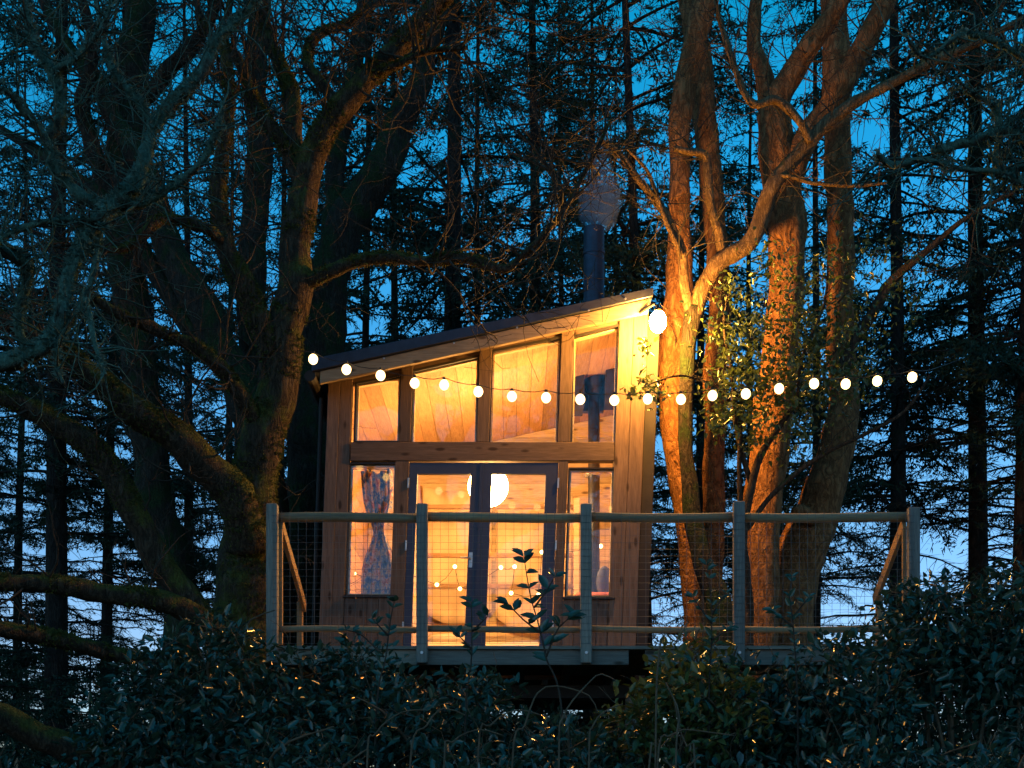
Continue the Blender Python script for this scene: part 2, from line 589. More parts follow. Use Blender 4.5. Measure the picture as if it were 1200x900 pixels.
# studs
for a, b in ((463.5, 480), (655, 666)):
    cpart("stud", M['frame_v'], lambda m: m.box((U(a), YC - .03, ZD - .01), (U(b), YC + .07, zb0 - .002)), bevel=.004)
for a, b, v in ((468.5, 482.5, 480), (560, 574.5, 470), (655.5, 670, 460)):
    xa, xb = CW(a, v)[0], CW(b, v)[0]
    cpart("stud", M['frame_v'], lambda m: m.prism([(xa, zb1 + .002), (xb, zb1 + .002), (xb, top(xb)), (xa, top(xa))], YC - .03, YC + .07), bevel=.004)
cpart("mid_beam", M['frame_h'], lambda m: m.box((U(411), YC - .034, zb0), (U(719), YC + .07, zb1)), bevel=.005)
cpart("header", M['frame_h'], lambda m: m.prism([(XL + .01, zr(XL) - .07), (XR - .01, zr(XR) - .07), (XR - .01, zr(XR) - .006), (XL + .01, zr(XL) - .006)], YC + .003, YC + .075))
# fascia and soffit
XRL, XRR = XL - 0.10, P(759, 360, YF).x - RACK * 1.3
cpart("fascia", M['fascia'], lambda m: m.prism([(XRL + .07, zr(XRL + .07) - .122), (XRR, zr(XRR) - .135), (XRR, zr(XRR) - .003), (XRL + .07, zr(XRL + .07) - .003)], YF - .022, YF + .022), bevel=.004)
for i in range(2):
    ya = YF + .024 + i * .14
    cpart("soffit_board", M['fascia'], lambda m: m.prism([(XL, zr(XL) - .03), (XRR - .02, zr(XRR - .02) - .03), (XRR - .02, zr(XRR - .02) - .004), (XL, zr(XL) - .004)], ya, ya + .136))
# roof
roof = cpart("roof", M['roofm'], lambda m: m.prism([(XRL, zr(XRL)), (XRR + .03, zr(XRR + .03)), (XRR + .03, zr(XRR + .03) + .045), (XRL, zr(XRL) + .045)], YF - .02, YB + .25))
cpart("edge_trim", M['roofm'], lambda m: m.prism([(XRL - .01, zr(XRL) + .002), (XRR + .04, zr(XRR) + .012), (XRR + .04, zr(XRR) + .10), (XRL - .01, zr(XRL) + .125)], YF - .05, YF - .022), roof, bevel=.006)
for k in range(11):
    yy = YF + .15 + k * .32
    cpart("roof_rib", M['roofm'], lambda m: m.prism([(XRL, zr(XRL) + .046), (XRR + .02, zr(XRR + .02) + .046), (XRR + .02, zr(XRR + .02) + .085), (XRL, zr(XRL) + .085)], yy, yy + .05), roof)
for px, py in ((606, 384), (690, 364), (733, 350), (532, 402), (450, 420)):
    q = P(px, py, YF - .055)
    m = MB(); m.tube([q + Vector((0, .006, 0)), q + Vector((0, -.006, 0))], .009, 8); m.build("screw", M['steel'], roof)
cpart("gutter", M['dark'], lambda m: (m.tube([(XRL - .03, YF - .02, zr(XRL) - .03), (XRL - .03, YB + .2, zr(XRL) - .05)], .055, 10), m.tube([(XRL + .02, YC + .1, zr(XRL) - .1), (XRL + .03, YC + .1, ZD - .2)], .022, 8)))
# walls, floor
cpart("side_wall", M['dark'], lambda m: m.prism([(XL + .002, ZD - .1), (XL + .07, ZD - .1), (XL + .07, zr(XL) - .02), (XL + .002, zr(XL) - .02)], YC + .088, YB))
cpart("side_wall", M['dark'], lambda m: m.prism([(XR - .07, ZD - .1), (XR - .002, ZD - .1), (XR - .002, zr(XR) - .02), (XR - .07, zr(XR) - .02)], YC + .088, YB))
cpart("corner_trim", M['dark'], lambda m: m.prism([(XR + .003, ZD - .15), (XR + .125, ZD - .15), (XR + .125, zr(XR) - .03), (XR + .003, zr(XR) - .03)], YC + .03, YC + .16), bevel=.006)
cpart("floor", M['shelf'], lambda m: m.box((XL + .075, YC + .09, ZD - .06), (XR - .075, YB - .01, ZF)))
for s, xx in ((1, XL + .072), (-1, XR - .072)):
    k = 0; z = ZF
    while z < zr(xx) - .1:
        z1 = min(z + .2, zr(xx) - .07)
        cpart("lining_board", M['plyz'], lambda m: m.box((min(xx, xx + s * .018), YC + .09, z + .003), (max(xx, xx + s * .018), YB - .03, z1)))
        z += .2
bw = cpart("back_wall", M['dark'], lambda m: m.prism([(XL + .002, ZD - .1), (XR - .002, ZD - .1), (XR - .002, zr(XR) - .02), (XL + .002, zr(XL) - .02)], YB + .001, YB + .07))
z = ZF
while z < zr(XR) - .12:
    z1 = min(z + .19, zr(XR - .1) - .075)
    cut = lambda q: max(XL + .095, XL + (q + .065 - zr(XL)) / SL)
    pol = [(cut(z + .003), z + .003), (XR - .095, z + .003), (XR - .095, z1), (cut(z1), z1)]
    if pol[0][0] < XR - .2:
        dy = random.uniform(0, .004)
        cpart("lining_board", M['ply'], lambda m: m.prism(pol, YB - .022 - dy, YB - dy), bw)
    z += .19
x = XL + .02
while x < XR - .1:
    x1 = x + .155
    cpart("ceiling_board", M['plyz'], lambda m: m.prism([(x, zr(x) - .06), (x1 - .004, zr(x1) - .06), (x1 - .004, zr(x1) - .04), (x, zr(x) - .04)], YC + .08, YB - .003))
    x += .155
for k in range(5):
    xx = XL + .2 + k * (XR - XL - .4) / 4
    cpart("floor_joist", M['deckw'], lambda m: m.box((xx - .03, YC + .03, ZD - .25), (xx + .03, YB, ZD - .065)))


def offset_poly(poly, d):
    n = len(poly); out = []
    for i in range(n):
        a = Vector(poly[i - 1]); b = Vector(poly[i]); c = Vector(poly[(i + 1) % n])
        e1 = (b - a).normalized(); e2 = (c - b).normalized()
        n1 = Vector((e1.y, -e1.x)); n2 = Vector((e2.y, -e2.x))
        k = (n1 + n2).normalized()
        out.append(tuple(b + k * (d / max(.2, k.dot(n1)))))
    return out


def ring(m, inner, wdt, y0, y1):
    outer = offset_poly(inner, wdt)
    n = len(inner)
    for i in range(n):
        j = (i + 1) % n
        m.prism([outer[i], outer[j], inner[j], inner[i]], y0, y1)


def window(pxpoly, wdt, sill=True):
    poly = [CW(*p) for p in pxpoly]      # counter-clockwise from bottom-left
    f = MB(); ring(f, poly, wdt, YC - .012, YC + .055)
    w = f.build("window", M['gasket'], cabin, rack=True)
    g = MB(); g.prism(offset_poly(poly, .004), YC + .020, YC + .026); g.build("pane", M['glass'], w, rack=True)
    l = MB(); inner = offset_poly(poly, -.001); ring(l, offset_poly(poly, -.016), .014, YC + .03, YC + .085); l.build("reveal", M['ply'], w, rack=True)
    if sill:
        s = MB(); s.box((poly[0][0] - .04, YC - .05, poly[0][1] - .034), (poly[1][0] + .04, YC - .0125, poly[0][1] - .012)); s.build("sill", M['gasket'], w, rack=True, bevel=.003)


window([(407, 697), (460.5, 697), (463.5, 544), (411, 544)], .016)
window([(663.5, 699), (716, 699), (719, 550), (668, 550)], .016)
window([(416.5, 517), (467, 517), (468.5, 441.5), (418.5, 450)], .02, False)
window([(482.5, 518.5), (558, 518.5), (560.5, 419), (485, 436)], .024, False)
window([(574.5, 520), (652.5, 520), (656, 397), (578, 413)], .024, False)
window([(670.5, 521), (720.5, 521), (724.5, 383), (673, 396)], .024, False)

# french door: two leaves
zd0, zd1 = ZD + .03, Vz(543)
for side, (l, r, gl, gr) in enumerate(((480.5, 564.6, 490, 552.5), (565.4, 654.5, 577, 640))):
    d = MB()
    x0, x1, g0, g1 = U(l), U(r), U(gl), U(gr)
    gz0, gz1 = zd0 + .13, Vz(556)
    d.box((x0, YC - .02, zd0), (g0, YC + .03, zd1)); d.box((g1, YC - .02, zd0), (x1, YC + .03, zd1))
    d.box((g0, YC - .0185, gz1), (g1, YC + .0285, zd1)); d.box((g0, YC - .0185, zd0), (g1, YC + .0285, gz0))
    door = d.build("door", M['navy'], cabin, rack=True)
    p = MB(); p.box((g0 - .004, YC + .004, gz0 - .004), (g1 + .004, YC + .010, gz1 + .004)); p.build("pane", M['glass'], door, rack=True)
    hx = x0 - .008 if side == 0 else x1 + .002
    for hv in (567, 640, 735):
        h = MB(); h.box((hx - .006, YC - .042, Vz(hv) - .05), (hx + .012, YC - .03, Vz(hv) + .05)); h.build("hinge", M['steel'], door, rack=True, bevel=.002)
    if side == 0:
        hd = MB(); xx = U(556); zz = Vz(655)
        hd.tube([(xx, YC - .02, zz), (xx, YC - .06, zz)], .009, 8); hd.tube([(xx, YC - .058, zz), (xx - .1, YC - .062, zz)], .009, 8)
        hd.box((xx - .018, YC - .026, zz - .09), (xx + .018, YC - .0195, zz + .06)); hd.build("handle", M['steel'], door, rack=True)
cpart("meeting_strip", M['navy'], lambda m: m.box((U(563.2), YC - .03, zd0), (U(566.8), YC - .0205, zd1)))
cpart("threshold", M['frame_h'], lambda m: m.box((U(480), YC - .05, ZD + .002), (U(655), YC + .08, ZD + .028)))

# ------------------------------------------------------------------ outdoor lamp
lp = P(771, 377, 12.39)
lamp = thing("wall_lamp", "oval glowing outdoor lamp on a bracket at the cabin's roof corner", "lamp", (lp.x, lp.y, lp.z))
m = MB(); m.sphere(lp, .082, 14, 10, (1, 1, 1.3)); m.build("globe", M['lamp'], lamp, smooth=True)
m = MB(); m.tube([lp + Vector((0, 0, .092)), lp + Vector((0, 0, .15)), lp + Vector((-.03, .06, .2)), Vector((XRR - .03, YF - .02, lp.z + .12))], .014, 8); m.build("bracket", M['dark'], lamp, smooth=True)
m = MB(); m.tube([lp + Vector((0, 0, .085)), lp + Vector((0, 0, .135))], [.045, .03], 12); m.build("holder", M['dark'], lamp, smooth=True)

# ------------------------------------------------------------------ things inside the cabin
pl = P(572, 570, 13.6)
pend = thing("pendant_lamp", "large round glowing globe lamp hanging behind the glazed doors", "lamp", (pl.x, pl.y, pl.z))
m = MB(); m.sphere(pl, .215, 24, 16); m.build("shade", M['pendant'], pend, smooth=True)
m = MB(); m.tube([pl + Vector((0, 0, .2)), Vector((pl.x, pl.y, zr(pl.x) - .06))], .006, 6); m.build("cord", M['cord'], pend)

# stove with its flue through the roof
fy = 14.3
fx = P(696, 300, fy).x
stove = thing("wood_stove", "dark wood stove with tall flue pipe rising through the roof", "stove", (fx, fy, ZF))
m = MB(); m.box((fx - .22, fy - .2, ZF + .12), (fx + .22, fy + .2, ZF + .62))
for a in (-1, 1):
    for b in (-1, 1): m.box((fx + a * .18 - .02, fy + b * .16 - .02, ZF), (fx + a * .18 + .02, fy + b * .16 + .02, ZF + .125))
m.build("stove_body", M['dark'], stove, bevel=.008)
zt = P(0, 456, fy).z
m = MB(); m.tube([(fx, fy, ZF + .61), (fx, fy, zt)], .066, 18); m.build("flue_pipe", M['flue'], stove, smooth=True)
zc = zr(fx)
m = MB(); m.tube([(fx, fy, zt - .06), (fx, fy, zt + .02), (fx, fy, zt + .05), (fx, fy, zc + .05)], [.07, .095, .112, .112], 20); m.build("insulated_pipe", M['flue'], stove, smooth=True)
m = MB(); m.box((fx - .26, fy - .2, zc - .43), (fx - .118, fy + .2, zc - .07)); m.box((fx + .118, fy - .2, zc - .36), (fx + .26, fy + .2, zc - .02)); m.box((fx - .118, fy + .115, zc - .4), (fx + .118, fy + .2, zc - .07)); m.build("heat_shield", M['dark'], stove)
ctop = P(0, 268, fy).z
m = MB(); m.tube([(fx, fy, zc + .03), (fx, fy, ctop - .3), (fx, fy, ctop - .299), (fx, fy, ctop - .26), (fx, fy, ctop - .259), (fx, fy, ctop)], [.116, .116, .124, .124, .116, .116], 24); m.build("chimney_pipe", M['flue'], stove, smooth=False)
m = MB(); m.tube([(fx, fy, zc + .046), (fx, fy, zc + .16)], [.22, .125], 24); m.build("flashing", M['roofm'], stove, smooth=True)
zl = P(0, 553, fy).z
m = MB(); m.tube([(fx - .02, fy - .0, zl - .05), (fx - .02, fy, zl + .02)], .09, 16); m.build("damper_collar", M['steel'], stove, smooth=True)

# bunk with rails, bedding
bx0, bx1 = -1.15, 0.75
by0, by1 = YB - .98, YB - .04
bunk = thing("bunk_bed", "pale pine bunk bed with level rails behind the glazed doors", "bed", (.5 * (bx0 + bx1), .5 * (by0 + by1), ZF))
zrail = [P(0, 594, by0).z, P(0, 651, by0).z, P(0, 687, by0).z]
for z0 in zrail:
    m = MB(); m.box((bx0, by0 - .02, z0 - .025), (bx1, by0 + .02, z0 + .025)); m.build("rail", M['shelf'], bunk, bevel=.004)
for xx in (bx0, bx1):
    for yy in (by0, by1 - .05):
        m = MB(); m.box((xx - .035, yy - .035, ZF), (xx + .035, yy + .035, zrail[0] + .1)); m.build("bed_post", M['ply'], bunk, bevel=.004)
m = MB(); m.box((bx0 + .04, by0 + .03, ZF + .32), (bx1 - .04, by1, ZF + .40)); m.build("bed_base", M['ply'], bunk)
mt = MB(); mt.box((bx0 + .05, by0 + .04, ZF + .405), (bx1 - .05, by1 - .01, ZF + .58)); tag(mt.build("mattress", M['linen'], None, bevel=.04), "white mattress lying on the pine bunk bed base", "mattress")
m = MB(); m.sphere((bx0 + .42, by0 + .45, ZF + .655), .32, 16, 10, (1, .7, .24)); tag(m.build("pillow", M['linen'], None, smooth=True), "plump white pillow on the bunk mattress inside the doors", "pillow")

# draped canvas swags hung over the back wall
def swag(name, x0, x1, z0, sag, y, drop, mat, label):
    n, k = 26, 12; V = []; Fc = []
    for j in range(k + 1):
        for i in range(n + 1):
            t = i / n; s = j / k
            zz = z0 - sag * 4 * t * (1 - t) * (0.55 + .45 * s) - drop * s
            yy = y + .03 * math.sin(9 * t + 5 * s) + .02 * math.sin(21 * t * (1 - .3 * s) + 2)
            V.append((x0 + (x1 - x0) * t, yy, zz))
    for j in range(k):
        for i in range(n):
            a = j * (n + 1) + i
            Fc.append((a, a + n + 1, a + n + 2, a + 1))
    m = MB(); m.add(V, Fc)
    o = m.build(name, mat, None, smooth=True)
    so = o.modifiers.new("thick", 'SOLIDIFY'); so.thickness = .006
    return tag(o, label, "drape", "canvas swags inside the cabin")


swag("fabric_drape", -1.1, -.25, P(0, 566, 15.6).z, .16, YB - .14, 1.55, M['canvas'], "cream canvas drape sagging behind the door with the handle")
swag("fabric_drape", -.2, .75, P(0, 578, 15.6).z, .20, YB - .14, 1.5, M['canvas'], "cream canvas drape sagging behind the plain right-hand door")

# cushions on a bench behind the low window beside the stove
bench = thing("bench", "low pine bench inside the window beside the stove", "bench", (.95, 13.45, ZF))
m = MB(); m.box((.62, 13.2, ZF + .66), (1.2, 13.65, ZF + .70)); m.build("seat", M['ply'], bench)
for xx in (.66, 1.14):
    for yy in (13.24, 13.6):
        m = MB(); m.box((xx - .025, yy - .025, ZF), (xx + .025, yy + .025, ZF + .659)); m.build("leg", M['ply'], bench)
m = MB(); m.box((.63, 13.22, ZF + .702), (1.18, 13.62, ZF + .87)); tag(m.build("seat_cushion", M['pink'], None, bevel=.05, smooth=True), "coral seat cushion on the bench inside the window", "cushion")
for xx, lab in ((.98, "slate blue pointed cushion standing on the coral seat cushion, beside the railing post"), (1.10, "slate blue pointed cushion standing on the coral seat cushion, beside the window edge")):
    m = MB(); m.sphere((xx, 13.56, ZF + 1.03), .16, 14, 10, (.55, .3, 1.05)); tag(m.build("cushion", M['bluec'], None, smooth=True), lab, "cushion", "blue cushions on the bench")

# floral curtain tied back in the narrow lower window
def curtain_mat():
    m, n, b = nodes_mat("floral_curtain")
    v = coords(n, (1, 1, 1))
    f = tex_noise(n, v, 11.0, 4, 0.6); f2 = tex_noise(n, v, 23.0, 3, 0.6)
    c = ramp(n, f, [(0.36, (0.06, 0.10, 0.34)), (0.46, (0.20, 0.26, 0.5)), (0.52, (0.62, 0.5, 0.38)), (0.62, (0.45, 0.15, 0.06)), (0.72, (0.08, 0.09, 0.25))])
    c = mixc(n, ramp(n, f2, [(0.55, (0, 0, 0)), (0.62, (1, 1, 1))]), c, (0.6, 0.5, 0.42))
    n.links.new(c, b.inputs["Base Color"]); b.inputs["Roughness"].default_value = .9
    tr = n.nodes.new("ShaderNodeBsdfTranslucent"); n.links.new(c, tr.inputs[0])
    ms = n.nodes.new("ShaderNodeMixShader"); ms.inputs[0].default_value = .45
    n.links.new(b.outputs[0], ms.inputs[1]); n.links.new(tr.outputs[0], ms.inputs[2])
    n.links.new(ms.outputs[0], n.nodes["Material Output"].inputs[0])
    return m


def curtain():
    y = YC + .2; z1 = P(0, 552, y).z; z0 = P(0, 705, y).z
    xl, xr = P(424, 0, y).x, P(460, 0, y).x
    n, k = 40, 40; V = []; Fc = []
    for j in range(k + 1):
        s = j / k
        pinch = 1 - .62 * math.exp(-((s - .48) / .16) ** 2)
        cx = xl + (xr - xl) * (.5 + .05 * math.sin(s * 4)) + .03 * (s - .3)
        w = (xr - xl) * pinch * (1.0 if s < .5 else 1.15)
        for i in range(n + 1):
            t = i / n
            V.append((cx + (t - .5) * w, y + .035 * pinch ** .5 * math.sin(t * 26 + s * 2), z1 + (z0 - z1) * s + .02 * math.sin(t * 9)))
    for j in range(k):
        for i in range(n):
            a = j * (n + 1) + i
            Fc.append((a, a + n + 1, a + n + 2, a + 1))
    m = MB(); m.add(V, Fc)
    o = m.build("curtain", curtain_mat(), None, smooth=True)
    so = o.modifiers.new("thick", 'SOLIDIFY'); so.thickness = .003
    tag(o, "blue floral curtain gathered at its waist inside the narrow window", "curtain")
    m = MB(); m.tube([(xl - .12, y, z1 + .02), (xr + .06, y, z1 + .02)], .008, 8)
    tag(m.build("curtain_rod", M['steel'], None, smooth=True), "thin steel curtain rod above the floral curtain", "curtain rod")


curtain()

# fairy lights inside
fl = [(415, 672), (447, 677), (456, 659), (512, 685), (533, 664), (539, 690), (587, 665), (603, 664), (599, 695), (631, 697), (635, 647), (704, 640)]
fpts = [P(a, b, 14.75) for a, b in fl]
fairy = thing("fairy_lights", "string of tiny warm fairy lights draped along the bunk inside", "fairy lights", fpts[5])
m = MB()
for a, b in zip(fpts[:-1], fpts[1:]):
    mid = (a + b) / 2 - Vector((0, 0, .03)); m.tube([a, mid, b], .003, 4, False)
m.build("cord", M['cord'], fairy)
for q in fpts:
    m = MB(); m.sphere(q, .022, 8, 6); m.build("bulb", M['fairy'], fairy, smooth=True)

# ------------------------------------------------------------------ deck
XD0, XD1 = P(313, 0, DF).x, P(1076, 0, DF).x
deck = thing("deck", "raised treated timber deck in front of the cabin among the bushes", "deck", (.5 * (XD0 + XD1), 11.8, 0))
y = DF - .02; k = 0
while y < YC - .06:
    y1 = min(y + .138, YC - .056)
    cut = random.uniform(-.3, 2.2)
    for a, b in ((XD0, cut - .002), (cut + .002, XD1)):
        m = MB(); m.box((a, y, ZD - .03), (b, y1 - .006, ZD + random.uniform(-.002, .001))); m.build("deck_board", M['deckw'], deck, bevel=.003)
    y += .14
zf0 = P(0, 779, DF).z
for a, b in ((XD0 + .02, -.802), (-.798, P(737, 0, DF).x), (P(756, 0, DF).x, XD1 - .02)):
    m = MB(); m.box((a, DF + .01, zf0), (b, DF + .05, ZD - .032)); m.build("rim_board", M['deckw'], deck, bevel=.004)
xx = XD0 + .06
while xx < XD1:
    m = MB(); m.box((xx - .024, DF + .055, zf0 + .01), (xx + .024, YC - .05, ZD - .032)); m.build("joist", M['deckw'], deck)
    xx += .42
for yy in (DF + .8, YC - .25, YB - .4):
    m = MB(); m.box((XD0 + .05 if yy < YC else XL, yy - .05, zf0 - .21), (XD1 - .05 if yy < YC else XR, yy + .05, min(zf0 + .008, ZD - .253))); m.build("bearer", M['dark'], deck)  # dark colour puts the under-deck shade into the bearers
    for xx in ((XD0 + .4, -.4, 1.1, XD1 - .4) if yy < YC else (XL + .3, XR - .3)):
        m = MB(); m.tube([(xx, yy, -.1), (xx, yy, zf0 - .205)], .075, 10); m.build("stilt", M['post'], deck, smooth=True)

# ------------------------------------------------------------------ railing
rail = thing("deck_railing", "timber railing with square posts and wire mesh along the deck edge", "railing", (.5 * (XD0 + XD1), DF, ZD))
ppx = (320, 495, 686.5, 865, 1069)
pz1 = P(0, 592, DF).z
px_x = [P(a, 0, DF).x for a in ppx]
for i, xx in enumerate(px_x):
    m = MB(); m.box((xx - .047, DF - .07, P(0, 778, DF).z), (xx + .047, DF + .008, pz1 + (.0, .0, .0, .02, -.03)[i])); o = m.build("post", M['post'], rail, bevel=.008)
    b = MB(); q = Vector((xx, DF - .072, P(0, 766, DF).z)); b.tube([q, q + Vector((0, -.008, 0))], .013, 8); b.build("bolt", M['steel'], o)
zt1, zb_ = P(0, 606.5, DF + .05).z, P(0, 737.5, DF + .05).z
for i in range(4):
    a, b = px_x[i], px_x[i + 1]
    ex0 = .0 if i else .03
    for nm, zz, r in (("top_rail", zt1, .041), ("bottom_rail", zb_, .028)):
        m = MB()
        pts = [Vector((a + .004 + (b - a - .008) * t, DF + .05, zz + .006 * math.sin(t * 5 + i))) for t in np.linspace(0, 1, 8)]
        m.tube(pts, r, 12); m.build(nm, M['rail'], rail, smooth=True)
    m = MB(); ym = DF - .078
    z0, z1 = ZD + .01, zt1 + .02
    zz = z0
    while zz < z1:
        m.tube([(a + .002, ym, zz), (b - .002, ym, zz)], .0014, 4, False); zz += .0565
    xx = a + .02
    while xx < b:
        m.tube([(xx, ym - .003, z0), (xx, ym - .003, z1)], .0014, 4, False); xx += .0685
    m.build("wire_mesh", M['wire'], rail)
for s, (X0, pa, pb) in enumerate(((px_x[0] + .055, (326, 614), (357, 712)), (px_x[4] - .05, (1062, 614), (1025, 704)))):
    Y0 = DF + .06
    Y1 = X0 * F / (pb[0] - HX)
    p0 = Vector((X0, Y0, P(0, pa[1], Y0).z)); p1 = Vector((X0, Y1, P(0, pb[1], Y1).z))
    m = MB(); m.bar(p0, p1, .035, .10); m.build("brace", M['brace'], rail, bevel=.004)
    m = MB(); m.box((X0 - .07, Y1 - .03, ZD + .002), (X0 - .019, Y1 + .05, p1.z + .05)) if s == 0 else m.box((X0 + .019, Y1 - .03, ZD + .002), (X0 + .07, Y1 + .05, p1.z + .05))
    m.build("brace_post", M['brace'], rail, bevel=.004)
    m = MB(); m.bar(Vector((X0, Y0, p0.z - .05)), Vector((X0, Y0, ZD + .02)), .03, .04); m.build("trim_strip", M['brace'], rail)

# ------------------------------------------------------------------ festoon lights
bpx = [(367, 421), (406, 433), (446, 440), (486, 449), (520.5, 451), (560.5, 459), (600, 464.5), (640, 466), (680, 468), (720, 469), (759, 467.5),
       (798, 468), (835, 463.5), (874, 461.5), (913, 455.5), (954, 449.5), (991, 450), (1028, 446.5), (1069, 442)]
def fy_(i): return 11.15 - .25 * math.sin(math.pi * i / 18)
bp = [P(a, b, fy_(i)) for i, (a, b) in enumerate(bpx)]
fest = thing("festoon_lights", "long string of round festoon bulbs sagging across above the deck", "string lights", bp[9])
m = MB(); up = Vector((0, 0, .062))
ends = [P(330, 402, 11.2)] + [q + up for q in bp] + [P(1100, 430, 12.2), P(1141, 412, 19.3)]
fine = []
for a, b in zip(ends[:-1], ends[1:]):
    for t in (0, .33, .66): fine.append(a.lerp(b, t) - Vector((0, 0, .02 * 4 * t * (1 - t))))
fine.append(ends[-1])
m.tube(fine, .0035, 6); m.build("cord", M['cord'], fest, smooth=True)
bm_ = MB(); bm_.sphere((0, 0, 0), .041, 12, 8, (1, 1, 1.08))
bulb_me = new_mesh("bulb", bm_.v, bm_.f, True); bulb_me.materials.append(M['bulb'])
sk_ = MB(); sk_.tube([(0, 0, .036), (0, 0, .066)], [.016, .013], 8)
sock_me = new_mesh("socket", sk_.v, sk_.f, False); sock_me.materials.append(M['cord'])
for q in bp:
    b = obj("bulb", bulb_me, None, fest, q)
    obj("socket", sock_me, None, b, q)

# ------------------------------------------------------------------ trees: tools
def spline(pts, rad, ds):
    """Catmull-Rom resampling of points and radii"""
    n = len(pts); op = []; orr = []
    for i in range(n - 1):
        p0, p1, p2, p3 = pts[max(i - 1, 0)], pts[i], pts[i + 1], pts[min(i + 2, n - 1)]
        k = max(1, int((p2 - p1).length / ds))
        for j in range(k):
            t = j / k; t2 = t * t; t3 = t2 * t
            op.append(.5 * ((2 * p1) + (p2 - p0) * t + (2 * p0 - 5 * p1 + 4 * p2 - p3) * t2 + (3 * p1 - p0 - 3 * p2 + p3) * t3))
            orr.append(rad[i] + (rad[i + 1] - rad[i]) * (t * t * (3 - 2 * t)))
    op.append(pts[-1]); orr.append(rad[-1])
    return op, orr


def limb_geo(m, pts, rad, rough=1.0, kink=1.0):
    rmax = max(rad)
    ds = max(.025, min(.07, rmax * .35))
    op, orr = spline(pts, rad, ds)
    sides = 22 if rmax > .12 else 14 if rmax > .05 else 8
    op = [p + Vector((noise.noise(p * 2.3 + Vector((9, 0, 0))), noise.noise(p * 2.3 + Vector((0, 31, 0))), noise.noise(p * 2.3 + Vector((0, 0, 57))))) * (min(.5 * r, .05) * kink) for p, r in zip(op, orr)]
    b = len(m.v)
    m.tube(op, orr, sides)
    n = len(op)
    for i in range(n):
        c = op[i]; r = orr[i]
        for k in range(sides):
            idx = b + i * sides + k
            v = m.v[idx]; d = v - c
            q = Vector((v.x * 6, v.y * 6, v.z * 2.2))
            f = .16 * noise.noise(v * 3.1 / max(.4, min(1.5, rmax * 6))) + .10 * noise.noise(q * 1.7) + .07 * abs(noise.noise(q * 4.5)) - .03
            if rough > 1.55: f += .30 * noise.noise(v * 22) + .18 * noise.noise(v * 48)
            m.v[idx] = c + d * (1 + rough * f)
    return op, orr


class Tree:
    def __init__(self, name, label, mat, base, group=None, cat="tree"):
        self.o = thing(name, label, cat, base, group)
        self.mat = mat; self.tw = MB(); self.paths = []

    def limb(self, pts, Y, name="limb", rough=1.0, mat=None, ground=False, kink=1.0):
        """pts: (px, py, width_px); Y: distance or (Y0, Y1) along the limb"""
        n = len(pts); W = []; R = []
        y0, y1 = (Y, Y) if not isinstance(Y, tuple) else Y
        for i, (px, py, w) in enumerate(pts):
            yy = y0 + (y1 - y0) * i / max(1, n - 1)
            W.append(P(px, py, yy)); R.append(w / 2 / F * yy)
        if ground:
            a = W[0]
            W = [Vector((self.o.location.x, self.o.location.y, -.15)), Vector(((a.x + self.o.location.x) / 2, (a.y + self.o.location.y) / 2, a.z * .45))] + W
            R = [R[0] * 1.55, R[0] * 1.1] + R
        m = MB(); op, orr = limb_geo(m, W, R, rough, kink)
        m.build(name, mat or self.mat, self.o, smooth=True)
        self.paths.append((op, orr))
        return op, orr

    def twigs(self, path, count, length, r=.012, depth=2, up=.12, t0=.25, wander=.45):
        op, orr = path; n = len(op)
        for _ in range(count):
            i = int(random.uniform(t0, .99) * (n - 1)); i = max(1, min(n - 2, i))
            t = (op[i + 1] - op[i - 1]).normalized()
            d = (t * random.uniform(.1, .9) + Vector((random.gauss(0, 1), random.gauss(0, .8), random.gauss(0.1, 1)))).normalized()
            twig(self.tw, op[i], d, length * random.uniform(.5, 1.3), min(r, orr[i] * .6), depth, up, wander)

    def finish(self, mat=None, name="twigs"):
        if self.tw.v:
            o = self.tw.build(name, mat or M['twig'], self.o, smooth=True, kind="stuff")
        return self.o


def tufts(tree, seed, per_m, size, mat, name, upward=0.0, rmin=.012):
    """short blades of moss or lichen standing on the bark"""
    r = np.random.default_rng(seed); Ps = []; Ds = []
    for op, orr in tree.paths:
        A = np.array([tuple(p) for p in op]); R = np.array(orr)
        T = np.gradient(A, axis=0); seg = np.linalg.norm(T, axis=1); T /= seg[:, None] + 1e-9
        cnt = r.poisson(seg * per_m * np.clip(R / .06, .35, 3.0) * (R > rmin))
        idx = np.repeat(np.arange(len(A)), cnt)
        d = r.normal(size=(len(idx), 3)); d[:, 2] += upward
        d -= T[idx] * np.sum(d * T[idx], axis=1, keepdims=True); d /= np.linalg.norm(d, axis=1, keepdims=True) + 1e-9
        patch = np.array([noise.noise(Vector(q) * 4.0) for q in A])[idx]
        k = patch > -.12
        Ps.append((A[idx] + d * (R[idx] * .95)[:, None] + T[idx] * (r.normal(size=(len(idx), 1)) * .02))[k]); Ds.append(d[k])
    p = np.concatenate(Ps) - np.array(tree.o.location); d = np.concatenate(Ds); n = len(p)
    d = d + r.normal(size=(n, 3)) * .55; d /= np.linalg.norm(d, axis=1, keepdims=True)
    s_ = np.cross(d, r.normal(size=(n, 3))); s_ /= np.linalg.norm(s_, axis=1, keepdims=True) + 1e-9
    L = size * (.5 + r.random((n, 1))); w = L * (.22 + .25 * r.random((n, 1)))
    V = np.stack([p - s_ * w, p + s_ * w, p + d * L], 1).reshape(-1, 3)
    o = obj(name, np_mesh(name, V, np.arange(len(V)).reshape(-1, 3)), mat, tree.o, tree.o.location); o["kind"] = "stuff"


